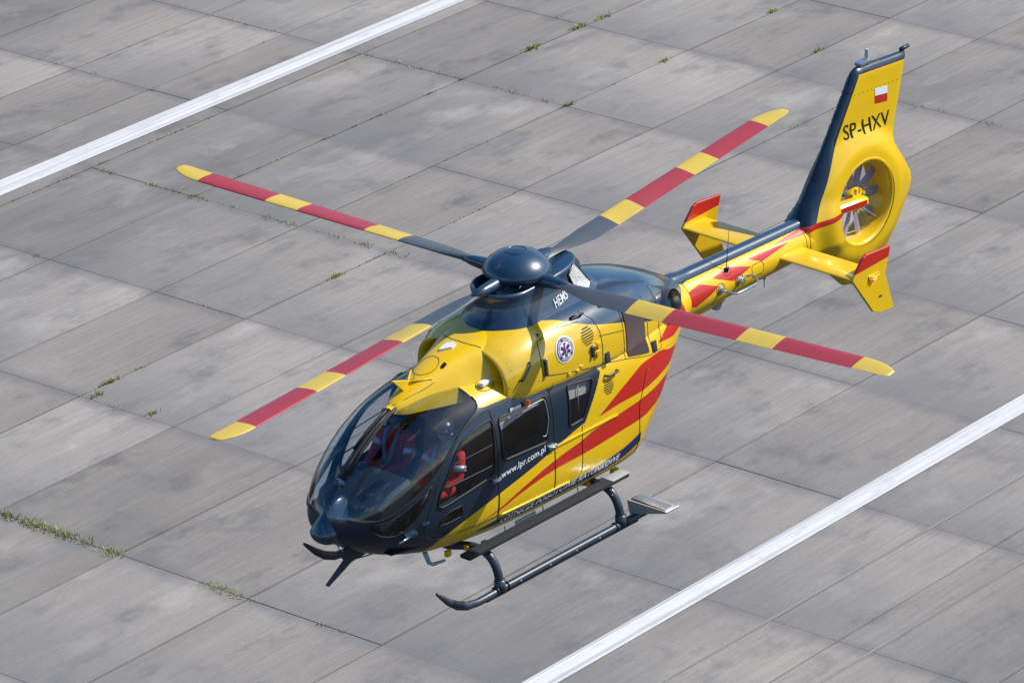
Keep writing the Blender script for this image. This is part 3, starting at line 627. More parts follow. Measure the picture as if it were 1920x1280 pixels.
# beak fairing on the cabin roof, from the windscreen back to the mast
FA = np.array([(2.17, .055, 2.16, 2.205), (2.12, .095, 2.14, 2.24), (2.0, .145, 2.12, 2.30), (1.8, .195, 2.12, 2.385), (1.5, .275, 2.12, 2.49), (1.2, .365, 2.12, 2.57), (.95, .46, 2.12, 2.62), (.7, .53, 2.12, 2.655), (.45, .55, 2.12, 2.67), (.2, .55, 2.12, 2.68)])
def fair_ring(x, n=33):
    w = float(pchip(FA[::-1, 0], FA[::-1, 1], x)); z0 = float(pchip(FA[::-1, 0], FA[::-1, 2], x)); z1 = float(pchip(FA[::-1, 0], FA[::-1, 3], x)); out = []
    for k in range(n):
        t = -math.pi / 2 + math.pi * k / (n - 1); s, c = math.sin(t), math.cos(t); fl = 1 + (.55 - .40 * min(1, max(0, (1.7 - x) / .7))) * (1 - c) ** 3 * min(1, (2.2 - x) * 1.2)
        out.append((x, w * math.copysign(abs(s) ** (.8 - .16 * min(1, max(0, (1.5 - x) / .6))), s) * fl, z0 + (z1 - z0) * c ** .75))
    return out
rings = [fair_ring(x) for x in np.linspace(.2, 2.17, 44)]; V = [p for r in rings for p in r]; n = 33; F = []
for i in range(len(rings) - 1):
    for j in range(n - 1): a = i * n + j; F.append((a, a + n, a + 1 + n, a + 1))
F.append(tuple(43 * n + k for k in range(n)))
fair = mk('roof_fairing', V, F, M_yel, heli)
def fair_top(x, y):
    R_ = fair_ring(x, 65); return float(np.interp(y, [p[1] for p in R_], [p[2] for p in R_]))
fpath = lambda pts: [Vector((x, y, fair_top(x, y) + .001)) for x, y in pts]
for s_ in (1, -1):
    tube('panel_seam', fpath([(2.13, .03 * s_), (1.98, .10 * s_), (1.75, .165 * s_), (1.62, .19 * s_)]), .004, M_seam, fair, 5)
    tube('panel_seam', fpath([(1.02, .0), (1.02, .10 * s_), (1.0, .18 * s_), (.97, .24 * s_), (.95, .285 * s_)]), .005, M_seam, fair, 5)
c_ = [(1.52 + .16 * math.cos(t), -.02 + .13 * math.sin(t)) for t in np.linspace(0, 2 * math.pi, 28, endpoint=False)]
tube('access_panel_seam', fpath(c_), .0035, M_seam, fair, 5, True)
box('fairing_vent', (1.42, .15, fair_top(1.42, .15) + .004), (.07, .035, .03), M_soot_shade, fair, Matrix.Rotation(.5, 3, 'Y'), .004)
# roof items
def put(name, x, y, dz, s, m, parent, rz=0.0, bev=.008): return box(name, (x, y, float(top_z(BODY, x, y)) + dz), s, m, parent, Matrix.Rotation(rz, 3, 'Z'), bev)
g = put('satellite_antenna', 1.12, .475, .03, (.16, .075, .05), M_white, heli, .15, .018)
tube('antenna_base', [Vector((1.12 + .13 * math.cos(t), .475 + .07 * math.sin(t), float(top_z(BODY, 1.12 + .13 * math.cos(t), .475 + .07 * math.sin(t))) + .002)) for t in np.linspace(0, 6.2832, 20, endpoint=False)], .004, M_seam, g, 5, True)
bm = bmesh.new(); vs = [bm.verts.new(p) for p in ((1.27, -.05, 0), (1.17, .05, 0), (1.10, .05, 0), (1.08, .0, 0), (1.12, -.06, 0), (1.20, -.07, 0))]
f = bm.faces.new(vs); e_ = bmesh.ops.extrude_face_region(bm, geom=[f]); bmesh.ops.translate(bm, verts=[v for v in e_['geom'] if isinstance(v, bmesh.types.BMVert)], vec=(0, 0, .022))
for v in bm.verts: v.co.z += fair_top(v.co.x, v.co.y) + .001
bmesh.ops.recalc_face_normals(bm, faces=bm.faces); bmo('gps_antenna', bm, M_white, heli)
tube('whip_antenna', [(1.74, .0, fair_top(1.74, 0)), (1.745, .0, fair_top(1.74, 0) + .33)], [.006, .003], M_alus, heli, 6)
# upper wire cutter on the beak
def plate(name, pts, y0, y1, m, parent, bev=.004):
    bm = bmesh.new(); A = [bm.verts.new((x, y0, z)) for x, z in pts]; B = [bm.verts.new((x, y1, z)) for x, z in pts]; bm.faces.new(A); bm.faces.new(list(reversed(B)))
    for i in range(len(pts)): bm.faces.new((A[i], B[i], B[(i + 1) % len(pts)], A[(i + 1) % len(pts)]))
    bmesh.ops.recalc_face_normals(bm, faces=bm.faces)
    if bev: bmesh.ops.bevel(bm, geom=list(bm.edges), offset=bev, segments=1, affect='EDGES')
    return bmo(name, bm, m, parent)
z_ = fair_top(1.8, 0)
uc = plate('upper_wire_cutter', [(2.10, z_ + .12), (1.93, z_ - .06), (1.86, z_ - .05), (1.80, z_ + .02), (1.90, z_ + .06)], -.016, .016, M_yel, heli)
tube('cutter_brace', [(1.84, .012, z_ + .015), (1.62, .16, fair_top(1.62, .16) + .01)], .011, M_yel, uc); tube('cutter_brace', [(1.84, -.012, z_ + .015), (1.62, -.16, fair_top(1.62, -.16) + .01)], .011, M_yel, uc)
# ---------------------------------------------------------------- mast fairing, hub and rotor
LVL = [(2.40, .98, -1.62, .66), (2.50, .90, -1.45, .62), (2.58, .805, -1.27, .555), (2.66, .72, -1.12, .485), (2.75, .655, -1.01, .43), (2.86, .61, -.93, .39), (2.95, .60, -.87, .365), (3.01, .62, -.82, .365), (3.03, .61, -.81, .355)]
def mast_pt(z, t):
    a = np.array(LVL); xf, xr, hw = [float(np.interp(z, a[:, 0], a[:, k])) for k in (1, 2, 3)]
    c, s = math.cos(t), math.sin(t); xm = xf - hw * 1.05
    if c >= 0: return Vector((xm + hw * 1.05 * c, hw * s, z + .02 * c * 0))
    k = 2 / 3.2; return Vector((xm - (xm - xr) * abs(c) ** k, hw * math.copysign(abs(s) ** k, s), z + (.05 if z > 2.9 else 0) * abs(c)))
n = 64; V = []; F = []; zs = list(np.linspace(2.40, 3.01, 22)) + [3.03]
for z in zs:
    for k in range(n): V.append(mast_pt(z, 2 * math.pi * k / n))
top0 = len(V) - n
for sc, dz in ((.96, .006), ):
    for k in range(n): p = V[top0 + k]; V.append(Vector((p.x * sc + (0 if p.x > 0 else 0), p.y * sc, p.z + dz)))
for rad, zz in ((.345, 3.00), (.325, 2.93), (.30, 2.80)):
    for k in range(n): t = 2 * math.pi * k / n; V.append(Vector((.02 + rad * math.cos(t) * 1.25 + .09, rad * math.sin(t) * .93, zz)))
R_ = len(V) // n
for i in range(R_ - 1):
    for k in range(n): F.append((i * n + k, i * n + (k + 1) % n, (i + 1) * n + (k + 1) % n, (i + 1) * n + k))
F.append(tuple((R_ - 1) * n + k for k in range(n)))
mast = sharp(mk('mast_fairing', V, F, M_navy, heli), 50)
def mast_patch(name, t0, t1, z0, z1, m, parent, off=.006, nt=10, nz_=8, skew=0.0):
    V = []; F = []
    for i in range(nz_ + 1):
        for j in range(nt + 1):
            z = z0 + (z1 - z0) * i / nz_; t = t0 + (t1 - t0) * j / nt + skew * (i / nz_)
            p = mast_pt(z, t); q = mast_pt(z, t + .02); u = mast_pt(z + .01, t); nn = (q - p).cross(u - p).normalized()
            V.append(p + nn * off)
    for i in range(nz_):
        for j in range(nt): a = i * (nt + 1) + j; F.append((a, a + 1, a + nt + 2, a + nt + 1))
    return mk(name, V, F, m, parent)
def lens_mat():
    m = mat('ribbed_lamp_lens', (.55, .55, .55), .25, .3); nt = m.node_tree; b = nt.nodes['Principled BSDF']; t = nt.nodes.new('ShaderNodeTexCoord'); v = nt.nodes.new('ShaderNodeTexVoronoi'); v.inputs['Scale'].default_value = 42
    r = nt.nodes.new('ShaderNodeValToRGB'); r.color_ramp.elements[0].color = (.12, .12, .13, 1); r.color_ramp.elements[1].color = (.75, .74, .72, 1); r.color_ramp.elements[1].position = .5
    nt.links.new(t.outputs['Object'], v.inputs['Vector']); nt.links.new(v.outputs['Distance'], r.inputs['Fac']); nt.links.new(r.outputs['Color'], b.inputs['Base Color']); return m
M_lens = lens_mat()
for s_ in (1, -1):
    V = []; F = []; C4 = [(-.47, 2.965), (-.63, 3.02), (-.90, 2.735), (-.70, 2.705), (-.53, 2.78)]; C4 = round_poly(C4, .04, 3)
    for x, z in C4 + [(sum(c[0] for c in C4) / len(C4), sum(c[1] for c in C4) / len(C4))]:
        ts = np.linspace(1.2, 3.05, 90); ps = [mast_pt(z, s_ * t) for t in ts]; j = min(range(90), key=lambda q: abs(ps[q].x - x)); V.append(ps[j] + Vector((0, s_ * .012, .004)))
    nn = len(C4); F = [(k, (k + 1) % nn, nn) if s_ < 0 else ((k + 1) % nn, k, nn) for k in range(nn)]
    sc_ = mk('air_intake_screen', V, F, M_lens, mast, False); tube('screen_frame', V[:nn], .010, M_navy, sc_, 6, True)
V = []; HZ = 3.10
revolve('rotor_mast', [(.10, 2.6), (.10, 3.0), (.16, 3.02), (.16, 3.12), (.09, 3.14)], M_gear, heli, 28)
hub = revolve('rotor_cap', [(.30, HZ - .045), (.36, HZ - .03), (.392, HZ + .01), (.395, HZ + .035), (.375, HZ + .085), (.325, HZ + .145), (.25, HZ + .20), (.16, HZ + .238), (.08, HZ + .255), (0, HZ + .26)], M_navy, heli, 64)
revolve('cap_ring', [(.105, HZ + .2515), (.11, HZ + .256), (.118, HZ + .255), (.121, HZ + .249)], M_gear, hub, 40)
swash = revolve('swashplate', [(.13, 2.82), (.26, 2.84), (.27, 2.89), (.22, 2.92), (.13, 2.93)], M_alus, heli, 36)
for k in range(4):
    a = math.radians(45 + 90 * k); tube('pitch_link', [(.235 * math.cos(a), .235 * math.sin(a), 2.88), (.24 * math.cos(a + .12), .24 * math.sin(a + .12), 3.06)], .018, M_chrome, heli, 8)
def naca(t, n=14):
    up = []; 
    for i in range(n + 1):
        x = .5 * (1 - math.cos(math.pi * i / n)); y = 5 * t * (.2969 * math.sqrt(x) - .126 * x - .3516 * x * x + .2843 * x ** 3 - .1015 * x ** 4); up.append((x, y))
    return up
AF = naca(.12); AFL = [(x, y) for x, y in reversed(AF)] + [(x, -y * .7) for x, y in AF[1:-1]]
def blade_mesh():
    ST_ = [(.30, .10, .10, 0), (.45, .10, .09, 0), (.70, .13, .075, 0), (.95, .22, .06, .10), (1.2, .285, .045, .16), (1.7, .29, .036, .15), (3.0, .29, .034, .09), (4.4, .29, .034, .03), (4.75, .28, .032, .01), (4.95, .235, .027, 0), (5.05, .17, .02, 0), (5.10, .10, .012, 0)]
    V = []; F = []; n = len(AFL)
    rs = sorted(set(list(np.linspace(.3, 5.1, 70)) + [s[0] for s in ST_])); A = np.array(ST_)
    for r in rs:
        c = np.interp(r, A[:, 0], A[:, 1]); th = np.interp(r, A[:, 0], A[:, 2]); tw = np.interp(r, A[:, 0], A[:, 3]); zc = .035 * (r / 5.1) * 5.1 * .55 + .012 * (r / 5.1) ** 2 - .02
        sw = -.10 * max(0, (r - 4.7) / .4) ** 2
        for x, y in AFL:
            cx = (.27 - x) * c + sw; cz = y / .06 * th * .5
            V.append((r, cx * math.cos(tw) - cz * math.sin(tw), zc + cz * math.cos(tw) + cx * math.sin(tw)))
    m = len(rs)
    for i in range(m - 1):
        for k in range(n): F.append((i * n + k, i * n + (k + 1) % n, (i + 1) * n + (k + 1) % n, (i + 1) * n + k))
    F.append(tuple(reversed(range(n)))); F.append(tuple((m - 1) * n + k for k in range(n))); return V, F
bV, bF = blade_mesh(); bN = smooth_normals(np.array(bV), bF)
if bN[np.argmax(np.array(bV)[:, 2])][2] < 0: bF = [tuple(reversed(f)) for f in bF]
BLADE0 = 0.0
blade_objs = []
DISC = Matrix.Rotation(-.037, 4, 'Y').inverted() @ Matrix.Rotation(.011, 4, 'X')
for k in range(4):
    if k == 0: o = mk('rotor_blade', bV, bF, M_blade, heli)
    else: o = blade_objs[0].copy(); COL.objects.link(o); o.parent = heli
    blade_objs.append(o)
def set_blades(a0):
    for k, o in enumerate(blade_objs): o.matrix_local = Matrix.Translation((0, 0, HZ - .015)) @ Matrix.Rotation(.037, 4, 'Y') @ Matrix.Rotation(a0 + k * math.pi / 2, 4, 'Z')
set_blades(math.radians(ROTOR_DEG))
for k in range(4):
    a = math.radians(ROTOR_DEG) + k * math.pi / 2; c, s = math.cos(a), math.sin(a)
    V_, F_ = tube_vf([(r * c, r * s, HZ - .03 + .012 * r) for r in (.15, .3, .45, .62, .80)], [.075, .085, .078, .062, .03], 14); mk('blade_cuff', V_, F_, M_navy, heli)

# ---------------------------------------------------------------- tail boom, fin, fan-in-fin, stabiliser
def boom_r(x): k = (x + 2.5) / -2.9; return .268 - .055 * k, 1.795 - .02 * k
V = []; F = []; n = 48; xb = np.linspace(-2.50, -5.75, 46)
for x in xb:
    r, zc = boom_r(x)
    for k in range(n): a = 2 * math.pi * k / n; V.append((x, r * math.sin(a) * (.96 - .62 * max(0, min(1, (-5.0 - x) / .75)) ** 1.3), zc + r * math.cos(a) * (1 - .25 * max(0, (-5.0 - x) / .75))))
for i in range(len(xb) - 1):
    for k in range(n): F.append((i * n + k, (i + 1) * n + k, (i + 1) * n + (k + 1) % n, i * n + (k + 1) % n))
F.append(tuple(range(n)))
boom = mk('tail_boom', V, F, M_boom, heli)
def boom_pt(x, deg, off=0.0):
    r, zc = boom_r(x); a = math.radians(deg); return Vector((x, (r + off) * math.sin(a) * .96, zc + (r + off) * math.cos(a)))
for x in (-2.72, -4.93, -5.0): tube('ring_seam', [boom_pt(x, d) for d in range(0, 360, 10)], .004, M_seam, boom, 5, True)
# drive-shaft cover along the top of the boom
V = []; F = []; n = 20; xb = np.linspace(-2.35, -5.02, 24)
for i, x in enumerate(xb):
    r, zc = boom_r(min(x, -2.5)); rr = .105 - .012 * (x + 2.35) / -2.67 + (.02 if x > -2.75 else 0); 
    for k in range(n + 1): a = -math.pi * .62 + math.pi * 1.24 * k / n; V.append((x, rr * math.sin(a), zc + r - .035 + rr * math.cos(a)))
for i in range(len(xb) - 1):
    for k in range(n): a = i * (n + 1) + k; F.append((a, a + n + 1, a + n + 2, a + 1))
F.append(tuple(range(n + 1))); F.append(tuple(reversed([(len(xb) - 1) * (n + 1) + k for k in range(n + 1)])))
sharp(mk('drive_shaft_cover', V, F, M_navy, heli), 50)
for x in np.arange(-2.9, -4.9, -.16):
    pass
rv = []
for x in np.arange(-2.8, -4.95, -.13): rv.append((x, 0))
V = []; F = []
for x, _ in rv:
    for s_ in (1, -1):
        q = boom_pt(x, 27 * s_, .003); b = len(V); r = .006; V += [q + Vector((r, 0, 0)), q + Vector((0, .6 * r * s_, -.6 * r)), q - Vector((r, 0, 0)), q + Vector((0, -.6 * r * s_, .6 * r)), q + Vector((0, r * .5 * s_, r))]; F += [(b, b + 1, b + 4), (b + 1, b + 2, b + 4), (b + 2, b + 3, b + 4), (b + 3, b, b + 4)]
mk('cover_screws', V, F, M_alus, boom, False)['kind'] = 'stuff'
# fin with duct: a gridded sheet cut to outline, then inflated
FC = (-6.075, 1.965); FR = .50
FIN = [(-4.93, 1.99), (-5.02, 2.12), (-5.27, 2.45), (-5.58, 2.90), (-5.90, 3.365), (-6.04, 3.57), (-6.10, 3.62), (-6.17, 3.635), (-6.6, 3.605), (-7.08, 3.57), (-7.06, 3.47), (-6.95, 3.06), (-6.85, 2.70), (-6.82, 2.58), (-6.83, 2.50), (-6.88, 2.42), (-7.03, 2.20), (-7.13, 2.03), (-7.15, 1.93), (-7.13, 1.80), (-7.06, 1.68), (-6.85, 1.40), (-6.72, 1.24), (-6.67, 1.12), (-6.63, .98), (-6.56, .90), (-6.40, .86), (-6.05, .85), (-5.86, .90), (-5.66, 1.08), (-5.40, 1.34), (-5.15, 1.50), (-4.90, 1.58)]
def seg_d(p, a, b):
    ab = (b[0] - a[0], b[1] - a[1]); t = max(0, min(1, ((p[0] - a[0]) * ab[0] + (p[1] - a[1]) * ab[1]) / (ab[0] ** 2 + ab[1] ** 2 + 1e-12))); return math.hypot(p[0] - a[0] - ab[0] * t, p[1] - a[1] - ab[1] * t)
def out_d(p): return min(seg_d(p, FIN[i], FIN[(i + 1) % len(FIN)]) for i in range(len(FIN)))
def smooth(t): t = max(0, min(1, t)); return t * t * (3 - 2 * t)
def fin_h(x, z):
    d = math.hypot(x - FC[0], z - FC[1]); shroud = .095 * smooth((.98 - d) / .34); base = .075 + .05 * smooth((2.9 - z) / .9)
    if z < 1.5: base *= .75 + .25 * smooth((z - .9) / .6)
    h = base + shroud + .075 * smooth((x + 5.95) / .75) * smooth((z - 1.45) / .2) * smooth((2.25 - z) / .3); e = out_d((x, z)); R_ = .10 + .06 * (shroud / .095); e = min(e, R_); return max(.012, h * math.sqrt(max(0, 1 - (1 - e / R_) ** 2)))
def fin_sheet():
    bm = bmesh.new(); gl_ = bm.faces.layers.int.new('g'); gx = np.arange(-7.2, -4.85, .05); gz = np.arange(.82, 3.70, .05); vv = {}
    for i, x in enumerate(gx):
        for j, z in enumerate(gz): vv[i, j] = bm.verts.new((x, 0, z))
    for i in range(len(gx) - 1):
        for j in range(len(gz) - 1): bm.faces.new((vv[i, j], vv[i + 1, j], vv[i + 1, j + 1], vv[i, j + 1]))
    def clip(T, src, dst):
        cx = sum(p[0] for p in T) / len(T); cz = sum(p[1] for p in T) / len(T); a0, a1 = min(p[0] for p in T), max(p[0] for p in T); c0, c1 = min(p[1] for p in T), max(p[1] for p in T)
        cur = [f for f in bm.faces if f[gl_] == src and not (min(v.co.x for v in f.verts) > a1 or max(v.co.x for v in f.verts) < a0 or min(v.co.z for v in f.verts) > c1 or max(v.co.z for v in f.verts) < c0)]
        for k in range(len(T)):
            p, q = T[k], T[(k + 1) % len(T)]; nx, nz_ = q[1] - p[1], -(q[0] - p[0])
            if nx * (cx - p[0]) + nz_ * (cz - p[1]) > 0: nx, nz_ = -nx, -nz_
            if not cur: return
            no = Vector((nx, 0, nz_)).normalized(); co = Vector((p[0], 0, p[1])); geom = list({e for f in cur for e in f.edges}) + list({v for f in cur for v in f.verts}) + cur
            r = bmesh.ops.bisect_plane(bm, geom=geom, dist=1e-6, plane_co=co, plane_no=no); cur = [g for g in r['geom'] if isinstance(g, bmesh.types.BMFace) and g.is_valid and (g.calc_center_median() - co).dot(no) < 0]
        for f in cur: f[gl_] = dst
    for t in geometry.tessellate_polygon([[Vector((p[0], p[1], 0)) for p in FIN]]): clip([FIN[i] for i in t], 0, 1)
    bmesh.ops.delete(bm, geom=[f for f in bm.faces if f[gl_] == 0], context='FACES')
    clip([(FC[0] + (FR + .05) * math.cos(t), FC[1] + (FR + .05) * math.sin(t)) for t in np.linspace(0, 2 * math.pi, 56, endpoint=False)], 1, 2)
    bmesh.ops.delete(bm, geom=[f for f in bm.faces if f[gl_] == 2], context='FACES')
    bmesh.ops.remove_doubles(bm, verts=bm.verts, dist=.0015); bm.verts.index_update(); return bm
fb = fin_sheet(); fv = [v.co.copy() for v in fb.verts]; ff = [[v.index for v in f.verts] for f in fb.faces]; nv = len(fv)
V = []
for v in fv: V.append(Vector((v.x, fin_h(v.x, v.z), v.z)))
for v in fv: V.append(Vector((v.x, -fin_h(v.x, v.z), v.z)))
F = []
for f, fc in zip(ff, fb.faces):
    a = f if fc.normal.y > 0 else list(reversed(f)); F.append(tuple(a)); F.append(tuple(nv + i for i in reversed(a)))
fb.faces.ensure_lookup_table()
for e in fb.edges:
    if len(e.link_faces) == 1:
        i, j = e.verts[0].index, e.verts[1].index
        if min(math.hypot(fv[i].x - FC[0], fv[i].z - FC[1]), math.hypot(fv[j].x - FC[0], fv[j].z - FC[1])) > FR + .12: F.append((i, j, nv + j, nv + i))
fb.free()
fin = mk('tail_fin', V, F, M_fin, heli); bm = bmesh.new(); bm.from_mesh(fin.data); bmesh.ops.recalc_face_normals(bm, faces=bm.faces); bm.to_mesh(fin.data); bm.free(); fin.data.polygons.foreach_set('use_smooth', [True] * len(fin.data.polygons))
hl = .21
rotY = Matrix.Rotation(-math.pi / 2, 3, 'X')      # local z -> +y
duct_prof = [(FR + .062, hl - .008), (FR + .04, hl + .004), (FR + .015, hl - .012), (FR, hl - .05), (FR - .005, .05), (FR - .005, -.05), (FR, -hl + .05), (FR + .015, -hl + .012), (FR + .04, -hl - .004), (FR + .062, -hl + .008)]
V = []; F = []; n = 64
for r, y in duct_prof:
    for k in range(n): t = 2 * math.pi * k / n; V.append((FC[0] + r * math.cos(t), y, FC[1] + r * math.sin(t)))
for i in range(len(duct_prof) - 1):
    for k in range(n): F.append((i * n + k, i * n + (k + 1) % n, (i + 1) * n + (k + 1) % n, (i + 1) * n + k))
mk('fan_duct', V, F, M_yel, fin)
fan = revolve('fan_hub', [(0, .09), (.08, .09), (.125, .075), (.15, .04), (.155, -.04), (.14, -.09), (.06, -.11), (0, -.11)], M_yel, heli, 36, (FC[0], .0, FC[1]), rotY)
for k, ang in enumerate((8, 41, 79, 110, 150, 184, 219, 256, 290, 328)):
    a = math.radians(ang); ur = Vector((math.cos(a), 0, math.sin(a))); ut = Vector((-math.sin(a), 0, math.cos(a))); uy = Vector((0, 1, 0)); V = []; F = []; sec = [(-.5, .0), (-.25, .07), (.1, .075), (.5, .0), (.1, -.04), (-.25, -.04)]
    for r, c, tw in ((.13, .105, .28), (.22, .118, .20), (.36, .118, .12), (.485, .112, .08)):
        for u, w_ in sec: V.append(Vector((FC[0], 0, FC[1])) + ur * r + (ut * math.cos(tw) + uy * math.sin(tw)) * u * c + (uy * math.cos(tw) - ut * math.sin(tw)) * w_ * c)
    for i in range(3):
        for j in range(6): F.append((i * 6 + j, i * 6 + (j + 1) % 6, (i + 1) * 6 + (j + 1) % 6, (i + 1) * 6 + j))
    F.append(tuple(reversed(range(6)))); F.append(tuple(18 + j for j in range(6))); mk('fan_blade', V, F, M_grey, fan, False)
    revolve('blade_bolt', [(.0, .10), (.022, .10), (.022, .05)], M_yel, fan, 10, Vector((FC[0], .0, FC[1])) + ur * .125, rotY)
# stator arm that carries the gearbox, with the red stripe
V = []; F = []
for x, w_, y0, y1, zc in ((-5.50, .055, -.02, .17, 1.985), (-5.70, .06, .05, .19, 1.985), (-5.90, .065, .10, .215, 1.98), (-6.08, .065, .10, .22, 1.965), (-6.14, .05, .12, .20, 1.96)):
    V += [(x, y0, zc + w_), (x, y1 - .03, zc + w_), (x, y1, zc + w_ * .55), (x, y1, zc - w_ * .55), (x, y1 - .03, zc - w_), (x, y0, zc - w_)]
for i in range(4):
    for j in range(6): F.append((i * 6 + j, i * 6 + (j + 1) % 6, (i + 1) * 6 + (j + 1) % 6, (i + 1) * 6 + j))
F.append(tuple(reversed(range(6)))); F.append(tuple(24 + j for j in range(6)))
arm = sharp(mk('gearbox_arm', V, F, M_yel, heli), 40); bm = bmesh.new(); bm.from_mesh(arm.data); bmesh.ops.recalc_face_normals(bm, faces=bm.faces); bm.to_mesh(arm.data); bm.free()
mk('red_stripe', [(-5.50, .1725, 2.018), (-5.70, .1925, 2.018), (-5.90, .2175, 2.015), (-6.08, .2225, 2.0), (-6.08, .2225, 1.932), (-5.90, .2175, 1.945), (-5.70, .1925, 1.952), (-5.50, .1725, 1.955)], [(0, 1, 6, 7), (1, 2, 5, 6), (2, 3, 4, 5)], M_red, arm, False)
tube('guide_rod', [(FC[0] - .10, .02, FC[1] - .12), (FC[0] - .34, .10, FC[1] - .33)], .010, M_grey, fan, 6)
# fin trim
bx_ = box('beacon_base', (-6.28, 0, 3.655), (.20, .10, .05), M_alu, fin, Matrix.Rotation(.03, 3, 'Y'), .018)
revolve('beacon_lamp', [(.03, 3.66), (.03, 3.72), (.024, 3.76), (.024, 3.80), (.0, 3.805)], M_clear, fin, 16, (-6.36, 0, 0)); tube('tail_light', [(-7.02, 0, 3.595), (-7.17, 0, 3.60)], .026, M_gear, fin, 10)
V = []; F = []
for t in np.linspace(0.03, .97, 11):
    x = -6.0 - .88 * t; z = 3.33 - .06 * t; q = Vector((x, fin_h(x, z) + .002, z)); b = len(V); r = .008; V += [q + Vector((r, 0, 0)), q + Vector((0, 0, r)), q - Vector((r, 0, 0)), q - Vector((0, 0, r)), q + Vector((0, r * .5, 0))]; F += [(b, b + 1, b + 4), (b + 1, b + 2, b + 4), (b + 2, b + 3, b + 4), (b + 3, b, b + 4)]
mk('fin_screws', V, F, M_ink, fin, False)['kind'] = 'stuff'
# horizontal stabiliser with end plates
n = len(AFL); V = []; F = []; ys = np.linspace(-1.29, 1.29, 21)
for y in ys:
    for x, t in AFL: V.append((-4.40 - x * .455, y, 1.795 + t * .455 * .95))
for i in range(len(ys) - 1):
    for k in range(n): F.append((i * n + k, i * n + (k + 1) % n, (i + 1) * n + (k + 1) % n, (i + 1) * n + k))
stab = mk('stabiliser', V, F, M_yel, heli); bm = bmesh.new(); bm.from_mesh(stab.data); bmesh.ops.recalc_face_normals(bm, faces=bm.faces); bm.to_mesh(stab.data); bm.free(); stab.data.polygons.foreach_set('use_smooth', [True] * len(stab.data.polygons))
EP = round_poly([(-4.40, 1.795), (-4.61, 2.02), (-4.68, 2.045), (-5.13, 2.01), (-5.03, 1.69), (-5.20, 1.19), (-4.93, 1.215), (-4.80, 1.265)], [.02, .03, .03, .02, .05, .03, .05, .05])
for s_ in (1, -1):
    ep = plate('end_plate', EP, s_ * 1.27, s_ * 1.31, M_end, heli, .006)
    b_ = box('lamp_base', (-4.80, s_ * 1.315, 1.72), (.20, .016, .075), M_yel, ep, None, .006)
    if s_ > 0: revolve('position_lamp', [(.026, 0), (.026, .02), (.016, .036), (0, .04)], M_lamp, ep, 16, (-4.79, 1.322, 1.715), rotY); tube('lamp_guard', [(-4.72, 1.32, 1.735), (-4.74, 1.35, 1.735), (-4.86, 1.35, 1.74), (-4.88, 1.32, 1.74)], .008, M_yel, ep, 6)
    box('data_plate', (-4.93, s_ * 1.3125, 1.43), (.06, .003, .02), M_ink, ep, None, .0005)
    tube('root_seal', [Vector((-4.40 - x * .455 * 1.02, s_ * .19, 1.795 + t * .455 * 1.0)) for x, t in AFL], .009, M_black, stab, 5, True)
# boom fittings
tube('whip_antenna', [boom_pt(-3.46, 45), boom_pt(-3.46, 45) + Vector((-.03, .03, .52))], [.006, .003], M_black, heli, 6); revolve('antenna_foot', [(.035, 0), (.03, .02), (.014, .06), (0, .065)], M_black, heli, 16, boom_pt(-3.46, 45, -.01), Matrix.Rotation(math.radians(-45), 3, 'X'))
tube('antenna_plate', [boom_pt(-3.46 + .075 * math.cos(t), 45 + 16 * math.sin(t), .001) for t in np.linspace(0, 6.2832, 22, endpoint=False)], .003, M_seam, boom, 5, True)
tow = tube('towel_rail_antenna', [boom_pt(-3.27, 88), boom_pt(-3.30, 92, .10), boom_pt(-3.36, 94, .17), boom_pt(-3.50, 94, .18), boom_pt(-3.72, 94, .18), boom_pt(-3.79, 92, .16), boom_pt(-3.80, 84, .05), boom_pt(-3.62, 82)], .013, M_chrome, heli, 8)
for x in (-3.27, -3.62): revolve('antenna_insulator', [(.05, 0), (.05, .012), (.028, .02), (.028, .06), (.0, .06)], M_alu, tow, 18, boom_pt(x, 87, -.002), Matrix.Rotation(math.radians(-88), 3, 'X')); tube('mount_ring', [boom_pt(x + .075 * math.cos(t), 87 + 16 * math.sin(t), .001) for t in np.linspace(0, 6.2832, 22, endpoint=False)], .0035, M_seam, boom, 5, True)
pts = [boom_pt(-3.98 + dx, dd, .001) for dx, dd in ((.09, 66), (.11, 76), (.11, 92), (.09, 100), (-.09, 100), (-.11, 92), (-.11, 76), (-.09, 66))]; tube('access_panel_seam', pts, .004, M_seam, boom, 5, True)
plate('boom_fairing', [(-2.75, 1.56), (-3.65, 1.555), (-3.55, 1.485), (-3.0, 1.475)], -.05, .05, M_yel, heli); revolve('belly_lamp', [(.07, 0), (.07, -.03), (.05, -.07), (0, -.085)], M_pale, heli, 20, (-3.45, 0.02, 1.505))
revolve('dipole_antenna', [(.016, 0), (.02, -.04), (.006, -.06), (.004, -.16), (0, -.161)], M_black, heli, 10, (-4.30, .06, 1.58))

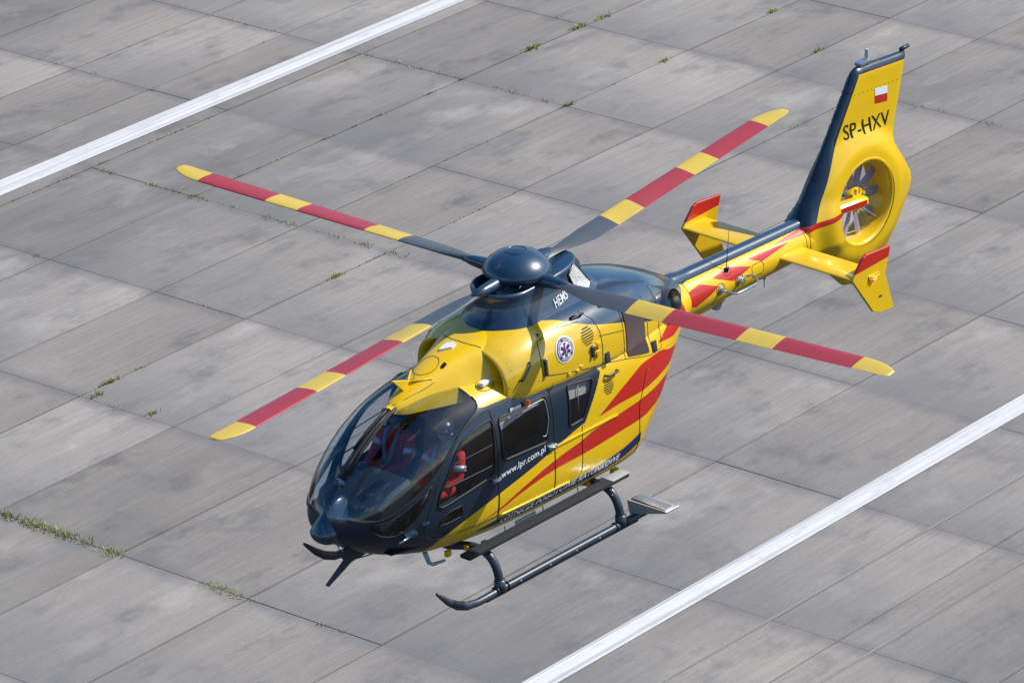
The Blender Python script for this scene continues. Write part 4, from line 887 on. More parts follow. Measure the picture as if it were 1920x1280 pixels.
# ---------------------------------------------------------------- skids, steps, belly fittings
for s_ in (1, -1):
    y = 1.0 * s_
    P = [(2.585, y, .405), (2.52, y, .345), (2.40, y, .235), (2.26, y, .135), (2.10, y, .065), (1.92, y, .038), (1.75, y, .040), (1.5, y, .048), (.6, y, .05), (-.3, y, .05), (-.95, y, .05), (-1.05, y, .05)]
    R_ = [.010, .016, .026, .036, .042, .045, .046, .046, .046, .046, .046, .044]
    V, F = tube_vf(P, R_, 14); V = [Vector(v) for v in V]
    for i in range(5):                                       # flatten the upturned toe to a runner blade
        for k in range(14): v = V[i * 14 + k]; c = Vector(P[i]); d = v - c; t = [2.0, 2.2, 2.0, 1.6, 1.25][i]; d.z *= t; d.x *= 1.0; V[i * 14 + k] = c + d
    sk = mk('skid', V, F, M_gear, heli)
    for x in (1.62, 1.44, -.42, -.60): tube('clamp_band', [(x + .0, y + .052 * math.cos(t), .05 + .052 * math.sin(t)) for t in np.linspace(0, 6.2832, 18, endpoint=False)], .010, M_gear, sk, 6, True)
    for x in (1.25, .75, .3, -.1): box('skid_bolt', (x, y + .046 * s_, .055), (.02, .012, .02), M_alus, sk, None, .003)
    box('wear_plate', (.5, y, -.002), (2.6, .05, .02), M_gear, sk, None, .004)
    # silver rear step on the skid's heel
    bm = bmesh.new(); yi, yo = s_ * .94, s_ * 1.50
    top = [(-.70, yi, .270), (-.90, yi, .290), (-.96, yo, .270), (-.72, yo, .275)]; bot = [(-.74, yi, .075), (-.98, yi, .085), (-.95, yo, .245), (-.74, yo, .245)]
    A = [bm.verts.new(p) for p in top]; B = [bm.verts.new(p) for p in bot]; bm.faces.new(A); bm.faces.new(list(reversed(B)))
    for i in range(4): bm.faces.new((A[i], B[i], B[(i + 1) % 4], A[(i + 1) % 4]))
    bmesh.ops.recalc_face_normals(bm, faces=bm.faces); bmesh.ops.bevel(bm, geom=list(bm.edges), offset=.006, segments=1, affect='EDGES')
    rs = bmo('heel_step', bm, M_alus, heli); box('tread_strip', (-.82, s_ * 1.22, .284), (.15, .50, .008), M_alu, rs, Matrix.Rotation(s_ * -.02, 3, 'X'), .002)
    tube('step_strut', [(-1.02, s_ * 1.0, .06), (-.95, s_ * 1.46, .25)], .012, M_gear, rs, 8)
    tube('heel_pin', [(-1.0, y, .05), (-1.12, y, .05)], .03, M_chrome, rs, 12)
    # boarding step plank
    bm = bmesh.new(); box_bm(bm, (.605, s_ * .87, .565), (2.72, .15, .045), Matrix.Rotation(0, 3, 'Y'), .018); st = bmo('boarding_step', bm, M_step, heli, 40)
    box('step_end_cap', (-.62, s_ * .87, .590), (.30, .148, .006), M_alus, st, None, .001)
    for x in (1.50, -.50): box('step_bracket', (x, s_ * .80, .525), (.07, .16, .06), M_gear, st, None, .008)
def bez(P, n=14):
    out = []
    for k in range(n + 1):
        t = k / n; Q = [Vector(p) for p in P]
        while len(Q) > 1: Q = [Q[i].lerp(Q[i + 1], t) for i in range(len(Q) - 1)]
        out.append(Q[0])
    return out
for x0, x1 in ((1.55, 1.60), (-.52, -.47)):
    P = bez([(x0, 1.0, .06), (x0, 1.0, .34), (x0 + .02, .90, .60), (x1, .62, .50), (x1, .30, .40)], 16); P2 = [Vector((p.x, -p.y, p.z)) for p in reversed(P)]
    ct = tube('cross_tube', P + [Vector((x1, 0, .39))] + P2, .050, M_gear, heli, 14)
    for s_ in (1, -1):
        tube('saddle', [(x0, s_ * 1.0, .02), (x0, s_ * 1.0, .17)], .066, M_gear, ct, 14); box('hinge_block', (x1, s_ * .60, .470), (.10, .07, .07), M_yel, ct, None, .012)
        if x0 < 0:
            for q in range(3): tube('fairing_rivet', [Vector((x0 + .055, s_ * (.93 - .03 * q), .42 + .06 * q)), Vector((x0 + .062, s_ * (.93 - .03 * q), .42 + .06 * q))], .012, M_alus, ct, 8)
# belly fittings
box('hook_plate', (.60, .56, .375), (.34, .012, .16), M_pale, heli, Matrix.Rotation(.1, 3, 'X'), .003)
box('jack_pad', (1.86, .52, .470), (.07, .05, .07), M_yel, heli, None, .01); box('jack_pad', (-.95, .55, .41), (.10, .06, .09), M_yel, heli, None, .01)
tube('drain_antenna', [(2.05, .35, .50), (2.0, .36, .36), (1.96, .38, .33), (1.80, .42, .33)], [.03, .026, .022, .014], M_pale, heli, 8)
for x in (.95, .30, -.30): tube('drain_pipe', [(x, .55, .46), (x - .01, .56, .36)], .008, M_yel, heli, 6)
# nose: sensor pod, lower wire cutter, pitot tubes, wiper
V = []; F = []; ns, nr = 22, 28
for i in range(ns + 1):
    t = i / ns; a = math.pi * t
    for k in range(nr):
        p = 2 * math.pi * k / nr; d = Vector((math.cos(a), math.sin(a) * math.cos(p), math.sin(a) * math.sin(p)))
        q = Vector((3.175 + .235 * math.copysign(abs(d.x) ** .9, d.x), .185 * math.copysign(abs(d.y) ** .85, d.y), 1.13 + .165 * d.z))
        if d.z > 0: q.z += .17 * d.z * max(0, 1 - abs(d.y) * .6); q.y *= 1 - .35 * d.z; q.x -= .16 * d.z
        V.append(q)
for i in range(ns):
    for k in range(nr): F.append((i * nr + k, i * nr + (k + 1) % nr, (i + 1) * nr + (k + 1) % nr, (i + 1) * nr + k))
pod = mk('nose_pod', V, F, M_navy, heli); bm = bmesh.new(); bm.from_mesh(pod.data); bmesh.ops.remove_doubles(bm, verts=bm.verts, dist=1e-4); bmesh.ops.recalc_face_normals(bm, faces=bm.faces); bm.to_mesh(pod.data); bm.free(); pod.data.polygons.foreach_set('use_smooth', [True] * len(pod.data.polygons))
wc = plate('lower_wire_cutter', [(2.55, .70), (2.98, .80), (3.02, .72), (2.97, .66), (3.27, .47), (3.25, .45), (2.87, .61), (2.62, .62)], -.022, .022, M_gear, heli)
tube('cutter_stay', [(2.95, 0, .64), (2.28, 0, .52)], .008, M_black, wc, 6); tube('cutter_stay', [(2.98, 0, .68), (3.1, 0, .95)], .006, M_black, wc, 6)
for s_ in (1, -1):
    by = float(side_y(BODY, 2.63, 1.03)); pb = box('pitot_base', (2.60, s_ * (by + .03), 1.03), (.16, .07, .05), M_navy, heli, Matrix.Rotation(s_ * -.35, 3, 'Z'), .014); tube('pitot_tube', [(2.63, s_ * (by + .05), 1.02), (2.80, s_ * (by + .05), 1.01)], [.016, .011], M_chrome, pb, 10)
    box('door_hinge', (2.40, s_ * .715, 1.10), (.10, .02, .018), M_navy, heli, Matrix.Rotation(s_ * -.15, 3, 'Z'), .004)
def nose_top(x): return float(np.interp(x, [s[0] for s in BODY], [s[3] for s in BODY]))
wp = [Vector((x, .05, float(top_z(BODY, x, .05)) + .03)) for x in (3.02, 2.85, 2.6, 2.4, 2.2)]
wip = tube('wiper_arm', wp, [.034, .030, .026, .022, .018], M_black, heli, 8); tube('wiper_blade', [Vector((x, .065 + .05 * (x - 2.2), float(top_z(BODY, x, .07)) + .015)) for x in (2.95, 2.7, 2.45, 2.2, 2.05)], .024, M_black, wip, 6); tube('wiper_blade', [Vector((x, -.02, float(top_z(BODY, x, .02)) + .014)) for x in (2.72, 2.5, 2.3, 2.12)], .020, M_black, wip, 6)
revolve('wiper_pivot', [(.05, -.02), (.05, .05), (.03, .07), (0, .072)], M_navy, wip, 18, (3.03, .05, float(top_z(BODY, 3.03, .05)) - .005), Matrix.Rotation(.9, 3, 'Y'))
# ---------------------------------------------------------------- cowling details
def patch(name, poly, sd, m, parent, off=.005, fn=None, step=.05):
    """flat-outlined skin piece laid on the fuselage side"""
    P = dense(poly, True, step); tri = geometry.tessellate_polygon([[Vector((x, z, 0)) for x, z in P]]); bm = bmesh.new(); vs = [bm.verts.new((x, 0, z)) for x, z in P]
    for t in tri:
        try: bm.faces.new([vs[i] for i in t])
        except ValueError: pass
    for _ in range(2):
        es = [e for e in bm.edges if e.calc_length() > step * 1.6]
        if es: bmesh.ops.subdivide_edges(bm, edges=es, cuts=1); bmesh.ops.triangulate(bm, faces=bm.faces)
    for v in bm.verts: v.co.y = sd * (float((fn or surf_y)(v.co.x, v.co.z)) + off)
    bmesh.ops.recalc_face_normals(bm, faces=bm.faces)
    if sum(f.normal.y * sd for f in bm.faces) < 0: bmesh.ops.reverse_faces(bm, faces=bm.faces)
    return bmo(name, bm, m, parent, 60)
for s_ in (1, -1):
    gp = patch('air_grille', [(-.985, 2.475), (-1.36, 2.42), (-1.385, 1.815), (-1.005, 1.90)], s_, M_grille, heli, .010)
    for P in ([(-.94, 2.50), (-.955, 1.895)], [(-1.44, 2.44), (-1.45, 1.775)]): seam(P, s_, cowl); rivets('cowl_fasteners', dense([(P[0][0] + (.0), P[0][1] - .03), P[1]], False, .12), s_, cowl, .011)
    seam([(.463, 2.19), (.475, 2.33), (.46, 2.46), (.425, 2.555), (.117, 2.60), (-.264, 2.565)], s_, cowl); seam([(-.36, 2.63), (-.475, 2.53), (-.53, 2.37), (-.545, 2.19), (-.545, 1.975)], s_, cowl); seam([(-1.70, 2.44), (-1.72, 2.2), (-1.71, 1.95), (-1.65, 1.75)], s_, cowl); seam([(-.5, 2.33), (-.94, 2.24)], s_, cowl)
    rivets('cowl_fasteners', dense([(-.565, 2.3), (-.57, 2.0)], False, .1), s_, cowl, .010); rivets('cowl_fasteners', [(.93, 2.20), (.72, 2.17), (.52, 2.16), (-1.69, 2.3), (-1.69, 2.1), (-1.68, 1.9)], s_, cowl, .011)
    patch('oval_drain_scoop', [(-.66, 2.585), (-.73, 2.625), (-.87, 2.555), (-.84, 2.545)], s_, M_soot_shade, cowl, .012)
    y_ = lambda x, z: float(surf_y(x, z)) * s_
    grab('grab_handle', (.80, y_(.80, 2.24), 2.245), (.64, y_(.64, 2.40), 2.40), .045, .013, M_gear, cowl, (0, s_, 0)); grab('grab_handle', (-.20, y_(-.20, 2.615), 2.615), (-.37, y_(-.37, 2.60), 2.60), .05, .013, M_gear, cowl, (0, s_ * .8, .6)); grab('grab_handle', (-.56, y_(-.56, 1.83), 1.83), (-.76, y_(-.76, 1.825), 1.825), .045, .014, M_gear, heli, (0, s_, 0))
    for (x, z, h_) in ((.42, 2.28, .20), (-.36, 2.20, .14)):
        b_ = box('latch', (x, y_(x, z) + .012 * s_, z), (.035, .03, h_), M_gear, cowl, Matrix.Rotation(s_ * .12, 3, 'X'), .008); revolve('latch_knob', [(.022, 0), (.022, .02), (0, .03)], M_chrome, b_, 12, (x, y_(x, z + h_ * .4) + .02 * s_, z + h_ * .45), Matrix.Rotation(-s_ * math.pi / 2, 3, 'X'))
    for (x, z) in ((-.62, 2.03), (-1.50, 1.84)): box('lever_latch', (x, y_(x, z) + .008 * s_, z), (.07, .024, .13), M_gear, cowl, Matrix.Rotation(s_ * .15, 3, 'X'), .008)
    for (x, z) in ((-.46, 2.24), (-.44, 2.15)): revolve('filler_cap', [(.05, 0), (.05, .015), (.03, .02), (.03, .034), (0, .036)], M_yel, cowl, 20, (x, y_(x, z) - .002 * s_, z), Matrix.Rotation(-s_ * math.pi / 2, 3, 'X'))
    for cx, cz, rr, nn in ((-.315, 2.395, .105, 7), (-.60, 1.68, .085, 6)):        # round louvres: separate slots
        for k in range(nn):
            zz = cz + rr * (1 - 2 * (k + .5) / nn); hw = math.sqrt(max(0, rr * rr - (zz - cz) ** 2)); fn_ = surf_y
            patch('louvre_slot', [(cx - hw, zz - .008 + .03 * hw), (cx + hw, zz - .008), (cx + hw, zz + .006), (cx - hw, zz + .006 + .03 * hw)], s_, M_seam if nn == 7 else M_gear, cowl if nn == 7 else heli, .004, fn_, .04)
    for (x, z) in ((.05, 2.075), (-.10, 2.06), (-.16, 2.09)): box('hinge_lug', (x, y_(x, z) + .006 * s_, z), (.05, .02, .025), M_yel, heli, None, .006)
    # exhaust stub
    d = Vector((-.20, .95 * s_, .22)).normalized(); c0 = Vector((-1.99, .37 * s_, 2.105)); q = d.to_track_quat('Z', 'Y').to_matrix()
    ex = revolve('exhaust_pipe', [(.175, -.25), (.175, .20), (.168, .212), (.158, .20), (.155, .0), (.15, -.2)], M_exh, heli, 40, c0, q); revolve('exhaust_throat', [(.1555, .02), (.10, -.10), (0, -.12)], M_soot_shade, ex, 32, c0, q)

for s_ in (1, -1):
    for P in ([(1.22, .80), (.42, .79)], [(-.17, 1.36), (-.17, .86)], [(-1.19, .70), (-1.17, 1.24), (-1.33, 1.63)], [(-1.42, 1.40), (-1.66, .98), (-1.60, .80)], [(-.48, 1.90), (-.16, 1.37)], [(.30, 1.30), (.30, .76)], [(1.28, 2.085), (.4, 2.07), (-.4, 2.01)]): rivets('rivet_row', dense(P, False, .085), s_, heli, .007, M_yel)
    for P in ([(.86, 2.30), (.88, 2.45), (.84, 2.55)], [(.40, 2.22), (.41, 2.42), (.37, 2.53)], [(-1.76, 2.42), (-1.78, 2.15), (-1.74, 1.85)], [(-.9, 2.52), (-.9, 1.93)]): rivets('rivet_row', dense(P, False, .07), s_, cowl, .008, M_alus)
# ---------------------------------------------------------------- lettering and emblems
FONT = bpy.data.fonts.load('<builtin>') if False else None
def text_mesh(s, size=1.0, shear=0.0, bold=0.0, sx=1.0):
    cu = bpy.data.curves.new('t', 'FONT'); cu.body = s; cu.size = size; cu.shear = shear; cu.offset = bold; cu.resolution_u = 3; cu.space_character = 1.02
    o = bpy.data.objects.new('t', cu); COL.objects.link(o); dg = bpy.context.evaluated_depsgraph_get(); me = bpy.data.meshes.new_from_object(o.evaluated_get(dg))
    V = [Vector((v.co.x * sx, v.co.y, 0)) for v in me.vertices]; F = [tuple(p.vertices) for p in me.polygons]; bpy.data.objects.remove(o); bpy.data.curves.remove(cu); bpy.data.meshes.remove(me)
    return V, F
def side_text(name, s, a, b, height, m, parent, sd=1, fn=None, off=.006, shear=0.0, bold=0.01):
    """write s along the side from point a to point b (x,z); letters stand upright in z"""
    V, F = text_mesh(s, 1.0, shear, bold); w = max(v.x for v in V); x0 = min(v.x for v in V); hh = .70
    out = []; bm = bmesh.new(); vs = [bm.verts.new(v) for v in V]
    for f in F:
        try: bm.faces.new([vs[i] for i in f])
        except ValueError: pass
    bmesh.ops.triangulate(bm, faces=bm.faces)
    for v in bm.verts:
        t = (v.co.x - x0) / (w - x0); u = v.co.y / hh * height
        x = a[0] + (b[0] - a[0]) * t; z = a[1] + (b[1] - a[1]) * t + u
        v.co = Vector((x, sd * (float((fn or surf_y)(x, z)) + off), z))
    bm.normal_update()
    if sum(f.normal.y * sd for f in bm.faces) < 0: bmesh.ops.reverse_faces(bm, faces=bm.faces)
    me = bpy.data.meshes.new(name); bm.to_mesh(me); bm.free(); me.materials.append(m); o = bpy.data.objects.new(name, me); COL.objects.link(o); o.parent = parent; return o
fin_y = lambda x, z: fin_h(x, z)
for s_ in (1, -1):
    fw = lambda A, B: (A, B) if s_ > 0 else (B, A)          # reads nose-to-tail on port, tail-to-nose on starboard
    A, B = fw((1.25, 1.240), (.515, 1.300)); side_text('lettering', 'www.lpr.com.pl', A, B, .078, M_white, heli, s_)
    A, B = fw((1.225, .662), (-.80, .698)); side_text('lettering', 'LOTNICZE POGOTOWIE RATUNKOWE', A, B, .076, M_white, heli, s_, shear=.25, bold=.018)
    A, B = fw((-5.80, 2.825), (-6.70, 2.755)); side_text('registration_lettering', 'SP-HXV', A, B, .185, M_ink, fin, s_, fin_y, .004, 0, .002)
    P = [(-6.42, 3.30), (-6.66, 3.265), (-6.66, 3.165), (-6.42, 3.20)]; patch('flag', P, s_, M_white, fin, .004, fin_y, .08); P = [(-6.42, 3.20), (-6.66, 3.165), (-6.66, 3.065), (-6.42, 3.10)]; patch('flag', P, s_, M_red, fin, .004, fin_y, .08)
    # HEMS on the mast fairing
    V, F = text_mesh('HEMS', .15, 0, .0015); bm = bmesh.new(); vs = [bm.verts.new(v) for v in V]; w = max(v.x for v in V)
    for f in F:
        try: bm.faces.new([vs[i] for i in f])
        except ValueError: pass
    bmesh.ops.triangulate(bm, faces=bm.faces)
    for v in bm.verts:
        k_ = v.co.x / w; k_ = k_ if s_ > 0 else 1 - k_; x = -.125 - .25 * k_; z = 2.715 + .04 * k_ + v.co.y * .95
        ts = np.linspace(1.2, 2.9, 120); ps = [mast_pt(z, s_ * t) for t in ts]; j = min(range(120), key=lambda q: abs(ps[q].x - x)); v.co = Vector((x, ps[j].y + s_ * .008, z + .003))
    bm.normal_update()
    if sum(f.normal.y * s_ for f in bm.faces) < 0: bmesh.ops.reverse_faces(bm, faces=bm.faces)
    me = bpy.data.meshes.new('lettering'); bm.to_mesh(me); bm.free(); me.materials.append(M_white); o = bpy.data.objects.new('lettering', me); COL.objects.link(o); o.parent = mast
    # round medical emblem
    ec = (.085, 2.375); circ = lambda r, n=40: [(ec[0] + r * math.cos(t), ec[1] + r * math.sin(t)) for t in np.linspace(0, 2 * math.pi, n, endpoint=False)]
    em = patch('emblem', circ(.150), s_, M_white, cowl, .006, None, .04); patch('emblem_ring', circ(.132), s_, M_purple, em, .009, None, .04); patch('emblem_field', circ(.092), s_, M_white, em, .012, None, .04)
    for k in range(3):
        a = math.radians(60 * k + 90); c, s = math.cos(a), math.sin(a); L_, W_ = .080, .020
        patch('star_bar', [(ec[0] + u * c - v * s, ec[1] + u * s + v * c) for u, v in ((-L_, -W_), (L_, -W_), (L_, W_), (-L_, W_))], s_, M_purple, em, .015, None, .05)
    tube('rod', on_side([(ec[0], ec[1] - .06), (ec[0], ec[1] + .06)], s_, .018, surf_y), .004, M_white, em, 5)
    tube('serpent', on_side([(ec[0] + .012 * math.sin(k * 1.05), ec[1] - .055 + k * .011) for k in range(11)], s_, .019, surf_y), .003, M_white, em, 5)
    ring_t = 'PANSTWOWE  RATOWNICTWO  MEDYCZNE  '
    for k, chx in enumerate(ring_t):
        if chx == ' ': continue
        a = math.radians(200 - 360 * k / len(ring_t)); V, F = text_mesh(chx, .034, 0, .0006); cxm = (max(v.x for v in V) + min(v.x for v in V)) / 2; bm = bmesh.new(); vs = []
        for v in V:
            u, w_ = v.x - cxm, v.y - .012; rr = .112 + w_; aa = a - u / .112; x = ec[0] - s_ * rr * math.cos(aa); z = ec[1] + rr * math.sin(aa); vs.append(bm.verts.new((x, s_ * (float(surf_y(x, z)) + .012), z)))
        for f in F:
            try: bm.faces.new([vs[i] for i in f])
            except ValueError: pass
        me = bpy.data.meshes.new('letter'); bm.to_mesh(me); bm.free(); me.materials.append(M_white); o = bpy.data.objects.new('letter', me); COL.objects.link(o); o.parent = em

# ---------------------------------------------------------------- cockpit and crew
bm = bmesh.new(); pts = [(3.05, 1.20), (2.98, 1.36), (2.72, 1.48), (2.36, 1.545), (2.30, 1.50), (2.34, 1.30), (2.45, 1.05), (2.9, .95)]
ypos = [(-.47, .92), (-.42, .99), (0, 1.0), (.42, .99), (.47, .92)]; rows = []
for y, k in ypos: rows.append([bm.verts.new((2.3 + (x - 2.3) * (1 - .16 * (abs(y) / .4) ** 2), y, 1.0 + (z - 1.0) * k)) for x, z in pts])
for a, b in zip(rows, rows[1:]):
    for i in range(len(pts)): bm.faces.new((a[i], b[i], b[(i + 1) % len(pts)], a[(i + 1) % len(pts)]))
bm.faces.new(rows[0]); bm.faces.new(list(reversed(rows[-1]))); bmesh.ops.recalc_face_normals(bm, faces=bm.faces); gs = bmo('instrument_panel', bm, mat('glare_shield', (0.008, 0.012, 0.020), .6, vary=.2), heli, 30)
for y in (.20, -.22):
    for k in range(9): box('vent_slot', (2.80 - .035 * k, y, 1.462 + .0085 * k), (.014, .10, .012), M_soot_shade, gs, Matrix.Rotation(.22, 3, 'Y'), 0)
for y in (.2, -.2): box('display', (2.312, y, 1.41), (.02, .28, .16), M_soot_shade, gs, Matrix.Rotation(-.15, 3, 'Y'), .005)
SH = [(x, float(side_y(BODY, x, 1.24)) - .05) for x in (3.16, 3.08, 2.95, 2.8, 2.6, 2.4, 2.3)]; SH = [(x, min(y, .47)) for x, y in SH]
mk('nose_shelf', [(x, y, 1.245) for x, y in SH] + [(x, -y, 1.245) for x, y in reversed(SH)], [tuple(range(2 * len(SH)))], M_cock, heli, False)
mk('cockpit_floor', [(2.75, -.5, .78), (2.75, .5, .78), (1.9, .68, .76), (1.2, .70, .76), (1.2, -.70, .76), (1.9, -.68, .76)], [(0, 1, 2, 3, 4, 5)], M_dark, heli, False)
mk('cabin_floor', [(1.2, -.72, .755), (1.2, .72, .755), (-.8, .74, .755), (-.8, -.74, .755)], [(0, 1, 2, 3)], mat('grey_cabin_floor', (.32, .30, .28), .7, vary=.2), heli, False)
bm = bmesh.new(); box_bm(bm, (.05, .36, 1.05), (.46, .44, .12), None, .04); box_bm(bm, (-.20, .36, 1.38), (.11, .44, .66), Matrix.Rotation(-.12, 3, 'Y'), .04); box_bm(bm, (.05, .36, .88), (.34, .34, .22), None, .02); bmo('medic_seat', bm, mat('grey_blue_seat_fabric', (.09, .10, .13), .9, vary=.2), heli, 40)
box('rear_bulkhead', (-.82, 0, 1.42), (.03, 1.48, 1.4), M_lining, heli, None, 0)
box('stretcher', (.1, -.30, .98), (1.5, .48, .10), mat('orange_stretcher', (.35, .09, .02), .7), heli, None, .03)
M_blind_sheen = mat('pale_window_blind_sheen', (.55, .55, .52), .8)  # pale panels behind the glass; the sliding-door one paints in a reflection
for s_ in (1, -1): patch('window_blind_sheen', [(.12, 1.95), (-.40, 1.90), (-.30, 1.715), (.12, 1.735)], s_, M_blind_sheen, heli, -.045); patch('window_blind_sheen', [(1.20, 1.94), (.43, 1.95), (.47, 1.85), (.80, 1.83), (1.20, 1.765)], s_, M_blind_sheen, heli, -.050)
M_seat = mat('navy_seat_fabric', (.016, .018, .026), .9, vary=.3, vscale=20)
for y in (.37, -.37):
    bm = bmesh.new(); box_bm(bm, (1.79, y, 1.06), (.50, .46, .12), None, .04); box_bm(bm, (1.53, y, 1.42), (.12, .46, .72), Matrix.Rotation(-.14, 3, 'Y'), .045); box_bm(bm, (1.44, y, 1.86), (.09, .26, .18), Matrix.Rotation(-.14, 3, 'Y'), .035); st = bmo('crew_seat', bm, M_seat, heli, 40); box('seat_base', (1.77, y, .88), (.42, .36, .26), M_dark, st, None, .02)
box('centre_console', (2.05, 0, .98), (.75, .20, .40), M_dark, heli, None, .03)
M_suit = mat('red_flight_suit', (.62, .022, .022), .8, vary=.25, vscale=14, bump=.5, bscale=22); M_skin = mat('skin', (.42, .22, .15), .55, vary=.1, vscale=30); M_helm = mat('dark_blue_helmet', (.012, .020, .035), .3, coat=.5); M_tape = mat('silver_reflective_tape', (.62, .64, .66), .35, .2); M_boot = mat('black_boots', (.012, .012, .012), .6); M_strap = mat('grey_harness_webbing', (.22, .24, .27), .8)
def person(label, y0, turn, lean):
    root = bpy.data.objects.new('person', None); COL.objects.link(root); root.matrix_world = HELI @ Matrix.Translation((1.69, y0, 1.12)); tag(root, label, 'person', 'helicopter crew')
    # joints, seated: x forward, y port, z up, origin on the seat cushion
    J = {'pel': (0, 0, .10, .145), 'bel': (-.02, 0, .22, .150), 'che': (-.05, 0, .40, .165), 'uch': (-.06, 0, .50, .135), 'nek': (-.035, 0, .585, .058), 'jaw': (.0, 0, .655, .070), 'hd': (.0, 0, .735, .098), 'top': (-.01, 0, .80, .075)}
    for s, k in (('l', 1), ('r', -1)):
        J.update({'sh' + s: (-.05, .185 * k, .50, .075), 'el' + s: (.06 + .02 * lean, .265 * k, .25, .052), 'fo' + s: (.20, .215 * k, .21, .043), 'wr' + s: (.32, .17 * k, .20, .033), 'pa' + s: (.385, .16 * k, .195, .034),
                  'hi' + s: (.02, .10 * k, .09, .105), 'th' + s: (.26, .15 * k, .125, .088), 'kn' + s: (.47, .17 * k, .14, .068), 'sn' + s: (.62, .16 * k, -.10, .055), 'an' + s: (.68, .15 * k, -.29, .046), 'to' + s: (.85, .15 * k, -.29, .038)})
    E = [('pel', 'bel'), ('bel', 'che'), ('che', 'uch'), ('uch', 'nek'), ('nek', 'jaw'), ('jaw', 'hd'), ('hd', 'top')]
    for s in 'lr': E += [('uch', 'sh' + s), ('sh' + s, 'el' + s), ('el' + s, 'fo' + s), ('fo' + s, 'wr' + s), ('wr' + s, 'pa' + s), ('pel', 'hi' + s), ('hi' + s, 'th' + s), ('th' + s, 'kn' + s), ('kn' + s, 'sn' + s), ('sn' + s, 'an' + s), ('an' + s, 'to' + s)]
    # five fingers from each palm, curled round the controls
    for s, k in (('l', 1), ('r', -1)):
        for fi, (dy, L_) in enumerate(((-.024, .85), (-.008, 1.0), (.008, .95), (.024, .75))):
            p = J['pa' + s]; a = 'f%s%d' % (s, fi)
            J[a + 'a'] = (p[0] + .040, p[1] + dy * k, p[2] + .008, .0095); J[a + 'b'] = (p[0] + .040 + .030 * L_, p[1] + dy * k * 1.1, p[2] - .012, .009); J[a + 'c'] = (p[0] + .030 + .020 * L_, p[1] + dy * k * 1.1, p[2] - .040 * L_, .008)
            E += [('pa' + s, a + 'a'), (a + 'a', a + 'b'), (a + 'b', a + 'c')]
        p = J['pa' + s]; J['t%sa' % s] = (p[0] + .005, p[1] - .034 * k, p[2] + .0, .011); J['t%sb' % s] = (p[0] + .038, p[1] - .042 * k, p[2] - .018, .009); E += [('pa' + s, 't%sa' % s), ('t%sa' % s, 't%sb' % s)]
    names = list(J); idx = {n_: i for i, n_ in enumerate(names)}
    me = bpy.data.meshes.new('skeleton'); me.from_pydata([J[n_][:3] for n_ in names], [(idx[a], idx[b]) for a, b in E], []); o = bpy.data.objects.new('skeleton', me); COL.objects.link(o)
    md = o.modifiers.new('skin', 'SKIN'); md.use_smooth_shade = True; md.branch_smoothing = .4
    for n_ in names: sv = me.skin_vertices[0].data[idx[n_]]; sv.radius = (J[n_][3],) * 2; sv.use_root = (n_ == 'pel')
    ss = o.modifiers.new('sub', 'SUBSURF'); ss.levels = 2; ss.render_levels = 2
    dg = bpy.context.evaluated_depsgraph_get(); ev = bpy.data.meshes.new_from_object(o.evaluated_get(dg)); bpy.data.objects.remove(o)
    ev.name = 'body'; ev.materials.clear()
    for m_ in (M_suit, M_skin, M_boot): ev.materials.append(m_)
    # model a face into the head: brow, nose, cheeks, chin
    for v in ev.vertices:
        c = v.co
        if c.z > .60 and c.x > .02:
            dz, dy = c.z - .700, c.y; c.x += .026 * math.exp(-((dz + .004) / .020) ** 2 - (dy / .011) ** 2) - .012 * math.exp(-((dz - .030) / .013) ** 2 - ((abs(dy) - .032) / .016) ** 2) + .010 * math.exp(-((dz + .062) / .02) ** 2 - (dy / .025) ** 2) - .005 * math.exp(-((dz + .036) / .006) ** 2 - (dy / .026) ** 2)
        if c.z > .60: c.y *= .86
    for p in ev.polygons:
        p.use_smooth = True; c = p.center; p.material_index = 1 if (c.z > .565 and abs(c.y) < .12 and c.x > -.13) or (c.x > .335 and c.z > .12 and c.z < .26) else (2 if c.z < -.20 else 0)
    bo = bpy.data.objects.new('body', ev); COL.objects.link(bo); bo.parent = root
    # helmet with visor housing, earcups and boom mic
    V = []; F = []; nu, nv_ = 28, 14
    for i in range(nv_ + 1):
        ph = math.pi * .5 * (1 - i / nv_ * 1.42)
        for j in range(nu):
            t = 2 * math.pi * j / nu; r = math.cos(ph); x = .128 * r * math.cos(t); y = .112 * r * math.sin(t); z = .755 + .118 * math.sin(ph)
            if x > .03 and z < .752: x = .03 + (x - .03) * .12; 
            V.append((x - .008, y, z))
    for i in range(nv_):
        for j in range(nu): F.append((i * nu + j, (i + 1) * nu + j, (i + 1) * nu + (j + 1) % nu, i * nu + (j + 1) % nu))
    he = mk('helmet', V, F, M_helm, root)
    V, F = tube_vf([(.02 + .112 * math.cos(t), .108 * math.sin(t), .775) for t in np.linspace(-1.25, 1.25, 14)], .026, 8); mk('visor_cover', V, F, M_helm, he)
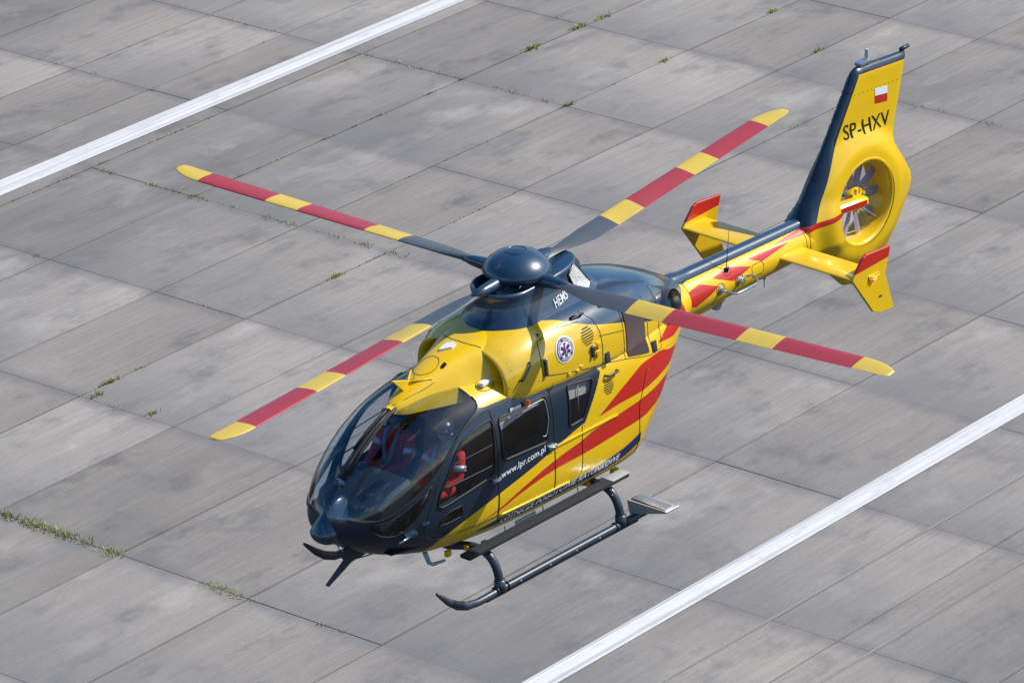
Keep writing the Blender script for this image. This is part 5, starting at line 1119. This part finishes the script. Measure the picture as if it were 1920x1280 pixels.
    for k in (1, -1): revolve('earcup', [(.0, .034), (.035, .034), (.048, .02), (.05, 0)], M_helm, he, 20, (-.005, k * .088, .70), Matrix.Rotation(-k * math.pi / 2, 3, 'X'))
    tube('microphone', [(.01, .105, .685), (.075, .075, .655), (.098, .018, .652)], .006, M_boot, he, 6); V, F = tube_vf([(.100, .028, .652), (.104, .0, .651), (.100, -.026, .652)], .012, 8); mk('mic_foam', V, F, M_boot, he)
    eyes = [(.086, k * .029, .727) for k in (1, -1)]
    for e in eyes: revolve('eye', [(0, .007), (.009, .004), (.011, 0)], M_ink, bo, 10, e, Matrix.Rotation(math.pi / 2, 3, 'Y'))
    # reflective bands and harness
    for k in (1, -1):
        a, b = Vector(J['shl' if k > 0 else 'shr'][:3]), Vector(J['ell' if k > 0 else 'elr'][:3]); V, F = tube_vf([a.lerp(b, .48), a.lerp(b, .70)], .074, 16); mk('reflective_band', V, F, M_tape, bo)
        a, b = Vector(J['snl' if k > 0 else 'snr'][:3]), Vector(J['anl' if k > 0 else 'anr'][:3]); V, F = tube_vf([a.lerp(b, .25), a.lerp(b, .55)], .066, 16); mk('reflective_band', V, F, M_tape, bo)
        P = [(-.13, k * .06, .60), (-.05, k * .075, .595), (.045, k * .085, .53), (.105, k * .075, .42), (.135, k * .05, .28), (.15, k * .02, .18)]; V = []; F = []
        for i, p in enumerate(P): V += [Vector(p) + Vector((.012, -.024, .004)), Vector(p) + Vector((.012, .024, .004)), Vector(p) + Vector((-.004, .024, 0)), Vector(p) + Vector((-.004, -.024, 0))]
        for i in range(len(P) - 1):
            for j in range(4): F.append((i * 4 + j, i * 4 + (j + 1) % 4, (i + 1) * 4 + (j + 1) % 4, (i + 1) * 4 + j))
        mk('harness_strap', V, F, M_strap, bo)
        V, F = tube_vf([(.01, k * .10, .545), (-.06, k * .155, .575)], .03, 8); mk('collar_flap', V, F, M_helm, bo)
    return root
person('crew member in red flight suit and dark helmet in the seat beside the lettered door', .37, 0, 0)
person('pilot in red flight suit with grey harness in the seat away from the lettered door', -.37, 0, 1)
